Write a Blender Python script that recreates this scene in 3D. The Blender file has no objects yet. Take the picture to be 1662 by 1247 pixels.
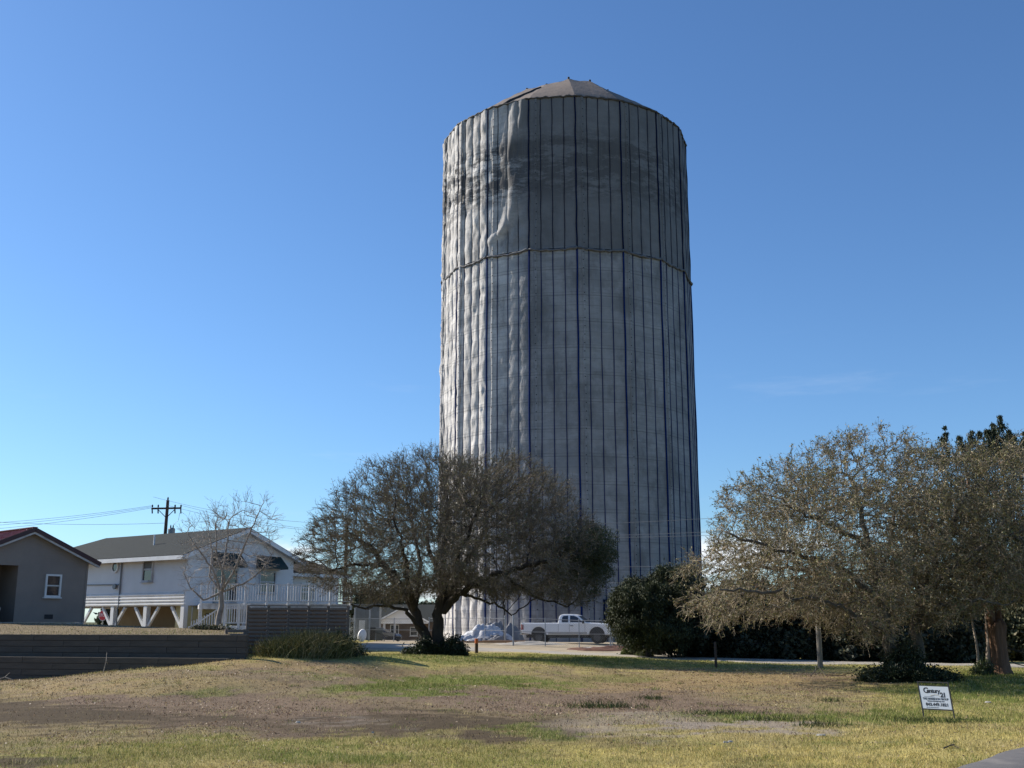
import bpy, math, random
import numpy as np
from mathutils import Vector, Matrix
rng = np.random.default_rng(7)
random.seed(7)
scene = bpy.context.scene
COL = scene.collection
R = math.radians

# ------------------------------------------------------------------ camera
EYE = 1.9
PITCH = R(12.37)
F = 1760.0
CX, CY = 831.0, 623.5
cam_d = bpy.data.cameras.new('camera')
cam_d.sensor_width = 36.0
cam_d.lens = 36.0 * F / 1662.0
cam_d.clip_start = 0.1
cam_d.clip_end = 6000
cam = bpy.data.objects.new('camera', cam_d)
COL.objects.link(cam)
cam.location = (0, 0, EYE)
cam.rotation_euler = (R(90) + PITCH, 0, 0)
scene.camera = cam

# ------------------------------------------------------------------ sky and sun
SUN_AZ, SUN_EL = -115.0, 32.0           # azimuth: 0 = towards the camera, negative = left, 180 = away
sx = math.sin(R(SUN_AZ)); sy = -math.cos(R(SUN_AZ))
SUN_DIR = Vector((sx * math.cos(R(SUN_EL)), sy * math.cos(R(SUN_EL)), math.sin(R(SUN_EL))))
w = bpy.data.worlds.new('World'); scene.world = w; w.use_nodes = True
nt = w.node_tree
for n in list(nt.nodes): nt.nodes.remove(n)
out = nt.nodes.new('ShaderNodeOutputWorld'); bg = nt.nodes.new('ShaderNodeBackground')
sky = nt.nodes.new('ShaderNodeTexSky'); sky.sky_type = 'NISHITA'; sky.sun_disc = False
sky.sun_elevation = R(SUN_EL)
sky.sun_rotation = math.atan2(sx, sy)   # clockwise from +Y
sky.altitude = 0; sky.air_density = 1.0; sky.dust_density = 0.35; sky.ozone_density = 2.0
bg.inputs['Strength'].default_value = 0.084
tc = nt.nodes.new('ShaderNodeTexCoord')
sep = nt.nodes.new('ShaderNodeSeparateXYZ'); nt.links.new(tc.outputs['Generated'], sep.inputs[0])
def wmath(op, a, b=None, clamp=False):
    n = nt.nodes.new('ShaderNodeMath'); n.operation = op; n.use_clamp = clamp
    for i, v in enumerate((a, b)):
        if v is None: continue
        if isinstance(v, (int, float)): n.inputs[i].default_value = v
        else: nt.links.new(v, n.inputs[i])
    return n.outputs[0]
def wramp(v, a, b):
    n = nt.nodes.new('ShaderNodeMapRange'); n.interpolation_type = 'SMOOTHSTEP'
    nt.links.new(v, n.inputs[0]); n.inputs[1].default_value = a; n.inputs[2].default_value = b
    return n.outputs[0]
def wnoise(scl, sc3, loc=(0, 0, 0), det=6, rough=.55):
    m = nt.nodes.new('ShaderNodeMapping'); m.inputs['Scale'].default_value = sc3; m.inputs['Location'].default_value = loc
    nt.links.new(tc.outputs['Generated'], m.inputs[0])
    n = nt.nodes.new('ShaderNodeTexNoise'); n.inputs['Scale'].default_value = scl
    n.inputs['Detail'].default_value = det; n.inputs['Roughness'].default_value = rough
    nt.links.new(m.outputs[0], n.inputs[0]); return n.outputs['Fac']
# low cumulus near the horizon and a few thin wisps higher up
low = wmath('MULTIPLY', wramp(wnoise(5.0, (1, 1, 2.6), (1.3, .2, .4)), .50, .60),
            wmath('MULTIPLY', wramp(sep.outputs[2], .085, .062), wramp(sep.outputs[2], -.01, .03)))
wisp = wmath('MULTIPLY', wramp(wnoise(3.2, (1, 1.0, 7.0), (.3, .7, 0), 8, .62), .56, .80),
             wmath('MULTIPLY', wramp(sep.outputs[2], .30, .16), wramp(sep.outputs[2], .05, .12)))
cl = wmath('MAXIMUM', wmath('MULTIPLY', low, .9), wmath('MULTIPLY', wisp, .15), True)
mix = nt.nodes.new('ShaderNodeMix'); mix.data_type = 'RGBA'
tint = nt.nodes.new('ShaderNodeMix'); tint.data_type = 'RGBA'; tint.blend_type = 'MULTIPLY'; tint.inputs[0].default_value = 1.0
nt.links.new(sky.outputs[0], tint.inputs[6]); tint.inputs[7].default_value = (.66, .93, 1.23, 1)   # the camera's white balance, over the whole dome
nt.links.new(cl, mix.inputs[0]); nt.links.new(tint.outputs[2], mix.inputs[6]); mix.inputs[7].default_value = (9.0, 9.3, 9.8, 1)
nt.links.new(mix.outputs[2], bg.inputs[0]); nt.links.new(bg.outputs[0], out.inputs[0])

sun_d = bpy.data.lights.new('sun', 'SUN'); sun_d.energy = 5.0; sun_d.angle = R(0.53); sun_d.color = (1.0, .93, .82)
sun = bpy.data.objects.new('sun', sun_d); COL.objects.link(sun)
sun.rotation_euler = SUN_DIR.to_track_quat('Z', 'Y').to_euler()
scene.view_settings.view_transform = 'Standard'; scene.view_settings.look = 'None'
scene.view_settings.exposure = 0.55; scene.view_settings.gamma = 1.0
scene.view_settings.use_curve_mapping = False
scene.cycles.max_bounces = 6; scene.cycles.diffuse_bounces = 3; scene.cycles.transparent_max_bounces = 8

# ------------------------------------------------------------------ helpers
def W(u, v, Y):
    """world point at photo pixel (u, v) standing Y metres in front of the camera"""
    a = (u - CX) / F; b = (CY - v) / F
    rx, ry, rz = a, math.cos(PITCH) - b * math.sin(PITCH), math.sin(PITCH) + b * math.cos(PITCH)
    t = Y / ry
    return Vector((rx * t, Y, EYE + rz * t))
def tag(o, label=None, cat=None, group=None, kind=None):
    if label: o['label'] = label
    if cat: o['category'] = cat
    if group: o['group'] = group
    if kind: o['kind'] = kind
    return o
def thing(name, label, cat, loc=(0, 0, 0), rotz=0.0, group=None):
    o = bpy.data.objects.new(name, None); COL.objects.link(o)
    o.location = loc; o.rotation_euler = (0, 0, rotz); o.empty_display_size = .2
    return tag(o, label, cat, group)
def link(name, me, m, parent=None, loc=None, rot=None):
    o = bpy.data.objects.new(name, me); COL.objects.link(o)
    if m and not me.materials: me.materials.append(m)
    if parent: o.parent = parent
    if loc is not None: o.location = loc
    if rot is not None: o.rotation_euler = rot
    return o
def copy_tree(o, parent=None):
    c = o.copy(); COL.objects.link(c); c.parent = parent
    for ch in o.children: copy_tree(ch, c)
    return c
def np_mesh(name, V, Fc, col=None, smooth=False):
    """V (n,3), Fc (m,k) with k = 3 or 4"""
    V = np.asarray(V, np.float32); Fc = np.asarray(Fc, np.int32)
    me = bpy.data.meshes.new(name)
    me.vertices.add(len(V)); me.vertices.foreach_set('co', V.ravel())
    m, k = Fc.shape
    me.loops.add(m * k); me.loops.foreach_set('vertex_index', Fc.ravel())
    me.polygons.add(m); me.polygons.foreach_set('loop_start', np.arange(0, m * k, k, dtype=np.int32))
    me.polygons.foreach_set('use_smooth', np.full(m, smooth, dtype=bool))
    me.update(calc_edges=True)
    if col is not None:
        c = np.ones((len(V), 4), np.float32); c[:, :3] = col
        a = me.color_attributes.new(name='Col', type='FLOAT_COLOR', domain='POINT'); a.data.foreach_set('color', c.ravel())
    return me
class MB:
    """collects shapes into ONE mesh"""
    def __init__(s): s.v = []; s.f = []
    def add(s, vs, fs):
        n = len(s.v); s.v += [tuple(p) for p in vs]; s.f += [tuple(i + n for i in f) for f in fs]; return s
    def box(s, c, d, M=None, taper=1.0):
        hx, hy, hz = d[0] / 2, d[1] / 2, d[2] / 2; vs = []
        for z in (-1, 1):
            k = taper if z > 0 else 1
            for x, y in ((-1, -1), (1, -1), (1, 1), (-1, 1)):
                p = Vector((x * hx * k, y * hy * k, z * hz)); p = (M @ p) if M else p
                vs.append(p + Vector(c))
        return s.add(vs, [(3, 2, 1, 0), (4, 5, 6, 7), (0, 1, 5, 4), (1, 2, 6, 5), (2, 3, 7, 6), (3, 0, 4, 7)])
    def box2(s, a, b):
        return s.box([(a[i] + b[i]) / 2 for i in range(3)], [abs(b[i] - a[i]) for i in range(3)])
    def bar(s, p, q, w, h, up=(0, 0, 1)):
        p = Vector(p); q = Vector(q); d = (q - p); L = d.length; d.normalize()
        side = d.cross(Vector(up))
        if side.length < 1e-4: side = Vector((1, 0, 0))
        side.normalize(); u2 = side.cross(d); M = Matrix((side, d, u2)).transposed()
        return s.box((p + q) / 2, (w, L, h), M)
    def tube(s, pts, r, n=6, cap=True):
        pts = [Vector(p) for p in pts]; rs = r if isinstance(r, (list, tuple)) else [r] * len(pts)
        base = len(s.v); ref = None; T = None
        for i, p in enumerate(pts):
            d = (pts[min(i + 1, len(pts) - 1)] - pts[max(i - 1, 0)]).normalized()
            if ref is None:
                ref = d.cross(Vector((.3, .2, 1)) if abs(d.z) < .9 else Vector((1, 0, 0))).normalized()
            ref = (ref - d * ref.dot(d)).normalized(); o = d.cross(ref)
            for k in range(n):
                a = 2 * math.pi * k / n
                s.v.append(tuple(p + (ref * math.cos(a) + o * math.sin(a)) * rs[i]))
        for i in range(len(pts) - 1):
            for k in range(n):
                a = base + i * n + k; b = base + i * n + (k + 1) % n
                s.f.append((a, b, b + n, a + n))
        if cap:
            s.f.append(tuple(base + k for k in range(n))[::-1]); e = base + (len(pts) - 1) * n
            s.f.append(tuple(e + k for k in range(n)))
        return s
    def lathe(s, c, prof, n=12, axis='z'):
        base = len(s.v); c = Vector(c)
        for r, h in prof:
            for k in range(n):
                a = 2 * math.pi * k / n; x, y = r * math.cos(a), r * math.sin(a)
                p = {'z': (x, y, h), 'y': (x, h, y), 'x': (h, x, y)}[axis]
                s.v.append(tuple(c + Vector(p)))
        m = len(prof)
        for i in range(m - 1):
            for k in range(n):
                a = base + i * n + k; b = base + i * n + (k + 1) % n; s.f.append((a, b, b + n, a + n))
        s.f.append(tuple(base + k for k in range(n))[::-1]); s.f.append(tuple(base + (m - 1) * n + k for k in range(n)))
        return s
    def prism(s, poly, a, b, axis='y'):
        """polygon in two axes extruded from a to b along the third"""
        n = len(poly); vs = []
        for t in (a, b):
            for p in poly:
                vs.append({'y': (p[0], t, p[1]), 'x': (t, p[0], p[1]), 'z': (p[0], p[1], t)}[axis])
        fs = [tuple(range(n))[::-1], tuple(range(n, 2 * n))] + [(i, (i + 1) % n, (i + 1) % n + n, i + n) for i in range(n)]
        return s.add(vs, fs)
    def mesh(s, name='mesh', smooth=False, fix=True):
        import bmesh
        me = bpy.data.meshes.new(name); me.from_pydata(s.v, [], s.f)
        if fix:
            bm = bmesh.new(); bm.from_mesh(me); bmesh.ops.recalc_face_normals(bm, faces=bm.faces); bm.to_mesh(me); bm.free()
        if smooth: me.polygons.foreach_set('use_smooth', [True] * len(me.polygons))
        me.update(); return me
    def build(s, name, m, parent=None, loc=None, rot=None, smooth=False, bevel=0):
        o = link(name, s.mesh(name, smooth), m, parent, loc, rot)
        if bevel:
            b = o.modifiers.new('bevel', 'BEVEL'); b.width = bevel; b.segments = 2; b.limit_method = 'ANGLE'
        return o

# ------------------------------------------------------------------ materials
def mat(name, c1, c2=None, scale=4.0, rough=.8, bump=0.0, bscale=None, stretch=(1, 1, 1), attr=False, metal=0.0,
        c3=None, s3=.6, t3=(.55, .7), transl=0.0, spec=None, detail=5, bdist=.02, attrvar=.25):
    m = bpy.data.materials.new(name); m.use_nodes = True; t = m.node_tree; L = t.links
    b = t.nodes['Principled BSDF']; b.inputs['Roughness'].default_value = rough; b.inputs['Metallic'].default_value = metal
    if spec is not None: b.inputs['Specular IOR Level'].default_value = spec
    tcn = t.nodes.new('ShaderNodeTexCoord'); mp = t.nodes.new('ShaderNodeMapping'); mp.inputs['Scale'].default_value = stretch
    L.new(tcn.outputs['Object'], mp.inputs[0])
    def noise(sc, det=detail, r=.6):
        n = t.nodes.new('ShaderNodeTexNoise'); n.inputs['Scale'].default_value = sc; n.inputs['Detail'].default_value = det
        n.inputs['Roughness'].default_value = r; L.new(mp.outputs[0], n.inputs[0]); return n.outputs['Fac']
    def ramp(v, a, bb):
        n = t.nodes.new('ShaderNodeMapRange'); L.new(v, n.inputs[0]); n.inputs[1].default_value = a; n.inputs[2].default_value = bb; return n.outputs[0]
    def mixc(f, A, B, mode='MIX'):
        n = t.nodes.new('ShaderNodeMix'); n.data_type = 'RGBA'; n.blend_type = mode
        if isinstance(f, float): n.inputs[0].default_value = f
        else: L.new(f, n.inputs[0])
        for i, q in ((6, A), (7, B)):
            if isinstance(q, tuple): n.inputs[i].default_value = (*q, 1)
            else: L.new(q, n.inputs[i])
        return n.outputs[2]
    if c2 is None: c2 = tuple(x * .82 for x in c1)
    if attr:
        a = t.nodes.new('ShaderNodeAttribute'); a.attribute_name = 'Col'
        v = ramp(noise(scale), .25, .75)
        n = t.nodes.new('ShaderNodeMapRange'); L.new(v, n.inputs[0]); n.inputs[3].default_value = 1 - attrvar; n.inputs[4].default_value = 1 + attrvar
        vm = t.nodes.new('ShaderNodeVectorMath'); vm.operation = 'SCALE'; L.new(a.outputs['Color'], vm.inputs[0]); L.new(n.outputs[0], vm.inputs['Scale'])
        colr = vm.outputs[0]
    else:
        colr = mixc(ramp(noise(scale), .3, .7), c1, c2)
        if c3: colr = mixc(ramp(noise(s3), *t3), colr, c3)
    L.new(colr, b.inputs['Base Color'])
    if bump:
        bn = t.nodes.new('ShaderNodeBump'); bn.inputs['Strength'].default_value = bump; bn.inputs['Distance'].default_value = bdist
        L.new(noise(bscale or scale * 3), bn.inputs['Height']); L.new(bn.outputs[0], b.inputs['Normal'])
    if transl:
        tr = t.nodes.new('ShaderNodeBsdfTranslucent'); L.new(colr, tr.inputs[0]); ms = t.nodes.new('ShaderNodeMixShader')
        ms.inputs[0].default_value = transl; L.new(b.outputs[0], ms.inputs[1]); L.new(tr.outputs[0], ms.inputs[2])
        L.new(ms.outputs[0], t.nodes['Material Output'].inputs[0])
    return m

M = {}
M['white'] = mat('white_paint', (.74, .74, .73), (.62, .62, .60), 1.5, .55, .15, 8)
M['whitedirty'] = mat('weathered_white_paint', (.55, .55, .55), (.40, .40, .40), 3, .7, .2, 12, c3=(.26, .25, .23), s3=1.4)
M['whiteside'] = mat('white_siding', (.68, .675, .66), (.60, .595, .58), .7, .6, .1, 6)
M['deckwhite'] = mat('deck_white_paint', (.68, .68, .68), (.50, .50, .50), 3, .6, .2, 12)
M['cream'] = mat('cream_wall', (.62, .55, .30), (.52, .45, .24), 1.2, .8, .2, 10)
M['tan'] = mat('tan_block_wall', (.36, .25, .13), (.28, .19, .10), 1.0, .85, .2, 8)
M['greyside'] = mat('grey_siding', (.25, .21, .18), (.205, .172, .148), .9, .65, .1, 10)
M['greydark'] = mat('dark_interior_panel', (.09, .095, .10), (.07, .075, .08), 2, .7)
M['shingle'] = mat('grey_shingles', (.048, .053, .052), (.030, .034, .034), 9, .95, .5, 30, spec=.1)
M['brownshingle'] = mat('brown_shingles', (.12, .095, .07), (.08, .065, .05), 9, .95, .5, 30, spec=.1)
M['redmetal'] = mat('red_metal_roof', (.22, .025, .03), (.16, .02, .025), 1, .35, metal=.2)
M['dkred'] = mat('dark_red_trim', (.05, .018, .02), (.035, .014, .016), 2, .5)
M['glass'] = mat('window_glass', (.03, .035, .045), (.02, .025, .03), 1, .06, spec=.8)
M['blind'] = mat('window_blind', (.15, .15, .15), (.11, .11, .11), 3, .6)
M['timber'] = mat('weathered_dark_timber', (.090, .076, .062), (.050, .043, .036), 5, .9, .5, 14, stretch=(.4, 1, 2), c3=(.09, .08, .07), s3=2.5)
M['slat'] = mat('weathered_slat', (.19, .15, .125), (.12, .095, .08), 5, .85, .4, 20, stretch=(.3, 1, 3))
M['pole'] = mat('creosote_pole', (.085, .055, .04), (.05, .035, .028), 4, .9, .3, 20, stretch=(2, 2, .3))
M['palewood'] = mat('pale_wood_post', (.26, .22, .17), (.17, .14, .11), 5, .85, .4, 25, stretch=(3, 3, .3))
M['lumber'] = mat('lumber', (.40, .26, .15), (.28, .17, .10), 3, .8, .2, 12)
M['galv'] = mat('galvanised_steel', (.34, .36, .38), (.25, .27, .29), 4, .45, metal=.5)
M['dkmetal'] = mat('dark_metal', (.025, .025, .028), (.018, .018, .02), 4, .5, metal=.3)
M['greymetal'] = mat('grey_metal', (.22, .24, .25), (.16, .17, .18), 3, .5, metal=.3)
M['awning'] = mat('dark_green_awning', (.012, .035, .035), (.008, .025, .026), 2, .7)
M['truck'] = mat('white_truck_paint', (.80, .80, .80), (.74, .74, .74), .8, .28, spec=.6)
M['truckdirt'] = mat('dusty_lower_paint', (.44, .42, .39), (.36, .34, .31), 2, .5)
M['rubber'] = mat('tyre_rubber', (.018, .018, .018), (.028, .026, .024), 5, .85)
M['chrome'] = mat('bright_metal', (.5, .5, .5), (.4, .4, .4), 5, .25, metal=.9)
M['redlens'] = mat('red_lens', (.42, .015, .02), (.33, .01, .015), 3, .25)
M['headlens'] = mat('headlamp_lens', (.45, .40, .34), (.35, .3, .25), 3, .15, spec=.7)
M['signred'] = mat('sign_red', (.50, .02, .025), (.42, .015, .02), 3, .5)
M['signwhite'] = mat('sign_white', (.60, .64, .70), (.56, .60, .66), 3, .45)
M['ink'] = mat('dark_print', (.02, .022, .03), (.02, .022, .03), 3, .6)
M['inktan'] = mat('tan_print', (.40, .32, .17), (.36, .28, .14), 3, .6)
M['concrete'] = mat('pale_concrete', (.42, .39, .34), (.33, .30, .26), 3, .9, .3, 20)
M['bluerope'] = mat('blue_rope', (.008, .025, .12), (.005, .014, .07), 1.5, .9, spec=.1)
M['navyrope'] = mat('navy_rope', (.005, .012, .05), (.004, .007, .025), 1.5, .9, spec=.1)
M['blacktrim'] = mat('black_trim', (.02, .02, .022), (.03, .03, .032), 3, .8)
M['rooffabric'] = mat('taupe_roof_fabric', (.225, .175, .14), (.165, .13, .105), .8, .8, .4, 2.5, c3=(.12, .10, .085), s3=.35, bdist=.1)
M['tarpwhite'] = mat('white_tarp', (.60, .60, .62), (.46, .47, .50), 2, .6, .6, 5, c3=(.20, .20, .21), s3=1.1, bdist=.08)
M['tarpblue'] = mat('blue_tarp', (.03, .06, .16), (.02, .04, .11), 2, .6, .5, 5)
M['tarpgrey'] = mat('grey_tarp', (.22, .22, .23), (.13, .13, .14), 2, .7, .6, 5, bdist=.08)
M['bark'] = mat('grey_brown_bark', (.062, .048, .036), (.032, .025, .019), 5, .95, .8, 12, stretch=(1, 1, .4), bdist=.05)
M['barkoak'] = mat('lichen_grey_bark', (.125, .108, .085), (.065, .055, .043), 5, .95, .8, 12, stretch=(1, 1, .4), c3=(.17, .165, .14), s3=1.8, bdist=.05)
M['barkpale'] = mat('pale_bark', (.33, .27, .22), (.20, .16, .13), 4, .9, .6, 12, stretch=(1, 1, .3), bdist=.04)
M['barkred'] = mat('reddish_cedar_bark', (.20, .11, .065), (.11, .06, .038), 6, .95, 1.0, 10, stretch=(2.2, 2.2, .22), bdist=.08)
M['twig'] = mat('twigs', (.11, .085, .062), (.065, .05, .038), 1.5, .95, attr=True)
M['leaf'] = mat('leaves', (.1, .1, .05), (.1, .1, .05), 1.2, .6, attr=True, transl=.25)
M['needle'] = mat('evergreen_leaves', (.1, .1, .05), (.1, .1, .05), .8, .75, attr=True, transl=.1)
M['grass'] = mat('grass_blades', (.1, .1, .05), (.1, .1, .05), .5, .9, attr=True, transl=.25, attrvar=.25, spec=.1)
M['smallbark'] = mat('silver_bark', (.34, .30, .26), (.17, .145, .125), 6, .9, .3, 20)
M['brick'] = mat('brick_wall', (.17, .12, .085), (.12, .085, .06), 2, .9, .2, 10)
M['bin'] = mat('green_grey_bin', (.07, .085, .08), (.05, .06, .058), 2, .6)
M['carblue'] = mat('dark_blue_car_paint', (.02, .03, .06), (.015, .022, .045), 2, .25)
M['orange'] = mat('orange_paint', (.65, .17, .05), (.5, .12, .04), 6, .7)
# ================================================================== GROUND
_cp = [(0,1107,36.2),(-120,1109,37.4),(410,1066,35.0),(400,1062,36.6),(50,1104,35.6),(100,1099,35.4),(200,1091,35.1),(300,1083,34.8),(380,1073,34.4),(430,1066,36),(500,1066,37.5),(560,1064,38.5),
       (430,1090,32),(500,1086,34),(350,1096,31),(620,1064,46),(700,1067,50),(775,1060,56),(600,1057,60),(600,1046,70),(740,1043,76),
       (930,1045,74),(990,1053,69),(860,1070,50),(1000,1062,60),(1162,1083,46),(1331,1083,46),(1460,1103,35),(1620,1096,37),
       (1490,1080,48),(1200,1070,55),(1050,1062,62),(560,1041,80),(850,1042,82),(1500,1076,56),(700,1041,82)]
CPW = np.array([tuple(W(*c)) for c in _cp])
CPW = np.vstack([CPW, [(x, y, 0.0) for x in (-14, -7, 0, 7, 14) for y in (10, 18, 26)], [(3, 32, 0.0), (10, 32, 0.0), (-3, 34, .05)]])
_spots = [(-22.5, 50.5, 5.5, .38)]
WA, WB = (-17.4, 36.95), (-8.45, 35.0)          # line of the upper retaining wall
def wall_y(x): return WA[1] + (x - WA[0]) * (WB[1] - WA[1]) / (WB[0] - WA[0])
def smooth(a, b, x):
    t = np.clip((x - a) / (b - a), 0, 1); return t * t * (3 - 2 * t)
def ground_z(x, y):
    x = np.asarray(x, float); y = np.asarray(y, float)
    num = np.zeros_like(x); den = np.full_like(x, 1e-5)
    for cx, cy, cz in CPW:
        wgt = 1.0 / ((x - cx) ** 2 + (y - cy) ** 2 + 1.2) ** 2; num += wgt * cz; den += wgt
    den = den + .006 * (1 - smooth(28, 36, y)) + .006 * smooth(6, 14, x) * (1 - smooth(60, 80, y))
    z = num / den
    z = z * (1 - smooth(88, 130, y)) + -.3 * smooth(86, 100, y) * (1 - smooth(300, 500, y))
    z = z + .018 * np.sin(x * 1.3 + 1.7 * np.sin(y * .7)) * np.sin(y * 1.1 + x * .35) * (y < 90)
    # the raised lot behind the retaining wall
    p = 1.5 - .05 * smooth(40, 50, y) - .55 * smooth(52, 60, y)
    for ax, ay, s, h in _spots: p = p + h * np.exp(-((x - ax) ** 2 + (y - ay) ** 2) / (2 * s * s))
    p = p * (1 - smooth(95, 120, y)) 
    mm = smooth(.22, .34, y - wall_y(x)) * (1 - smooth(-9.3, -8.75, np.where(y < 38.45, x, np.maximum(x + .158 * y - 8.1, -40.0))))
    return z + (p - z) * np.clip(mm, 0, 1)
def gz(x, y): return float(ground_z(np.array([x]), np.array([y]))[0])
def axis(segs):
    a = []
    for s, e, d in segs: a.append(np.arange(s, e, d))
    return np.concatenate(a + [np.array([segs[-1][1]])])
def geo(a, b, n): return a * (b / a) ** (np.arange(n) / n)
xs = np.concatenate([-geo(3000, 32, 22), axis([(-32, -19, .45), (-19, 17, .2), (17, 32, .45)]), geo(32.5, 3000, 22), [3000]])
ys = np.concatenate([[-300, -60, -15, 0, 6], axis([(10, 34, .16), (34, 38.5, .1), (38.5, 78, .35), (78, 100, 1.0)]), geo(101, 4500, 22), [4500]])
def vnoise(x, y, s, seed):
    """cheap smooth value noise"""
    r = np.random.default_rng(seed).random((64, 64)); X = x / s; Y = y / s
    i = np.floor(X).astype(int); j = np.floor(Y).astype(int); fx = X - i; fy = Y - j
    fx = fx * fx * (3 - 2 * fx); fy = fy * fy * (3 - 2 * fy); g = lambda a, b: r[a % 64, b % 64]
    return (g(i, j) * (1 - fx) + g(i + 1, j) * fx) * (1 - fy) + (g(i, j + 1) * (1 - fx) + g(i + 1, j + 1) * fx) * fy
def fbm(x, y, s, seed): return (vnoise(x, y, s, seed) + .5 * vnoise(x, y, s / 2.1, seed + 1) + .25 * vnoise(x, y, s / 4.3, seed + 2)) / 1.75
def to_px(x, y, z):
    h = z - EYE; d = y * math.cos(PITCH) + h * math.sin(PITCH); d = np.maximum(d, .5)
    return CX + F * x / d, CY - F * (h * math.cos(PITCH) - y * math.sin(PITCH)) / d
C_GREEN = np.array([.165, .185, .050]); C_YEL = np.array([.47, .385, .14]); C_DEAD = np.array([.29, .21, .11])
C_SOIL = np.array([.080, .060, .040]); C_SAND = np.array([.40, .33, .235]); C_GRAVEL = np.array([.28, .235, .19]); C_LIT = np.array([.185, .135, .095])
# patches of the lot: (u, v, half width, half height, kind, strength) as seen in the photograph, laid out on the ground
_patch = [(440,1080,90,11,'dead',1.0),(560,1082,80,7,'litter',.8),(200,1158,470,30,'soil',1.15),(640,1178,350,24,'soil',1.15),(300,1135,260,12,'litter',1.2),(60,1238,150,14,'soil',1.0),(480,1150,260,14,'litter',.9),
          (430,1182,200,11,'litter',.5),(900,1205,230,9,'soil',.55),(540,1112,170,13,'litter',.7),(870,1128,290,27,'litter',1.25),(1010,1148,260,18,'litter',1.1),
          (1080,1178,180,22,'gravel',.7),(1250,1185,170,14,'gravel',.9),(560,1174,110,6,'gravel',.45),(1000,1108,380,12,'dead',.9),
          (1180,1095,140,9,'dead',.7),(1360,1122,120,9,'litter',.7),(1390,1100,90,9,'litter',.9),(330,1106,170,7,'dead',.6),(120,1118,170,10,'dead',.6),
          (640,1120,130,9,'green',1.0),(760,1106,150,11,'green',1.1),(980,1100,90,6,'green',.5),(300,1122,90,7,'green',.6),(600,1090,120,6,'dead',.9),(450,1095,100,9,'litter',.8),(520,1098,60,6,'green',.5),
          (1270,1162,160,10,'green',1.0),(1470,1165,120,11,'green',.9),(1560,1120,120,26,'green',1.0),(1620,1100,60,18,'green',1.0),(1500,1100,80,14,'green',.5),
          (280,1222,330,22,'green',.35),(560,1235,140,10,'green',.9),(640,1240,80,6,'green',.7),(1250,1235,300,14,'yel',.8),(1520,1200,120,22,'yel',.5),(880,1190,60,8,'green',.7),
          (900,1070,330,9,'green',.85),(1150,1080,200,6,'green',.5),(1640,1160,70,18,'green',.4)]
def lawn(x, y, z):
    """albedo of the lot at each ground point and how much grass stands there"""
    u, v = to_px(x, y, z); n1 = fbm(x, y, 2.6, 3); n2 = fbm(x, y, .8, 11); n3 = fbm(x * .35, y, .35, 19); n4 = fbm(x, y, 6, 31)
    base = {'yel': np.full(x.shape, .55) + .5 * n1, 'green': .10 + .8 * smooth(.45, .7, n4) * n2 + .4 * smooth(.5, .68, fbm(x, y, 1.3, 57)), 'dead': .25 * n2, 'soil': np.zeros(x.shape),
            'gravel': np.zeros(x.shape), 'litter': .45 * smooth(.5, .68, n1) * 1.0}
    n5 = fbm(x, y, .35, 43); pv_ = np.clip((v - 1020) / 100, .15, 2); uw = u + 170 * (n1 - .5) + 110 * (n2 - .5) + 60 * (n5 - .5); vw = v + (20 * (n1 - .5) + 18 * (n2 - .5) + 22 * (n5 - .5)) * pv_ + 8 * (n3 - .5)
    zone = smooth(1078, 1096, vw) * (1 - smooth(1188, 1206, vw + .02 * (uw - 800))) * (1 - smooth(1290, 1480, uw)) * (y < 60)
    n6 = fbm(x, y, .55, 71); n7 = fbm(x, y, .18, 83)
    base['yel'] = base['yel'] * (1 - .78 * zone); base['green'] = base['green'] * (1 - .45 * zone); base['dead'] = base['dead'] + zone * (.25 + .5 * smooth(.4, .6, n6)); base['litter'] = base['litter'] + zone * (.2 + .9 * smooth(.42, .6, n2)); base['gravel'] = base['gravel'] + .35 * zone * smooth(.5, .62, n7)
    base['soil'] = base['soil'] + .35 * smooth(.58, .7, n7) * (y < 60)
    for pu, pv, a, b, k, s in _patch:
        d = np.sqrt(((uw - pu) / a) ** 2 + ((vw - pv) / b) ** 2); m = np.minimum(1, (1 - smooth(.60, 1.25, d)) * s) * (y < 75) * (y > 9)
        for kk in base: base[kk] = base[kk] * (1 - m * .97)
        base[k] = base[k] + m * 1.0
    sand = (smooth(57, 60.5, y + .42 * (x + 2) + 1.6 * (n2 - .5) + 1.5 * (n1 - .5)) * (x < 9.5) * (y < 130) * (x > -10)) + (y > 86) * .5
    lot = smooth(.2, .35, y - wall_y(x)) * (np.where(y < 38.45, x + 9.0, x + .158 * y + .9) < 0)
    tot = sum(base.values()) + 1e-6
    c = sum(np.outer(base[k] / tot, C) for k, C in (('yel', C_YEL), ('green', C_GREEN), ('dead', C_DEAD), ('soil', C_SOIL), ('gravel', C_GRAVEL), ('litter', C_LIT)))
    dens = (base['yel'] * .9 + base['green'] + base['dead'] * .34 + base['litter'] * .2 + base['gravel'] * .08 + base['soil'] * .03) / tot
    lc = np.outer(.75 + .5 * n2, np.array([.21, .165, .105]))
    c = c * (1 - lot[:, None]) + lc * lot[:, None]; dens = dens * (1 - lot * .75)
    sand = np.clip(sand, 0, 1) * (1 - lot)
    c = c * (1 - sand[:, None]) + np.outer(.8 + .4 * n2, C_SAND) * sand[:, None]; dens = dens * (1 - sand)
    far = smooth(90, 140, y) + smooth(34, 60, np.abs(x)); far = np.clip(far, 0, 1)[:, None]
    c = c * (1 - far) + np.array([.10, .10, .05]) * far
    c = c * (.86 + .28 * n3)[:, None]
    return c, dens, base, tot
gx, gy = np.meshgrid(xs, ys); gx = gx.ravel(); gy = gy.ravel(); ggz = ground_z(gx, gy)
cols, _, _, _ = lawn(gx, gy, ggz)
nx, ny = len(xs), len(ys)
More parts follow.
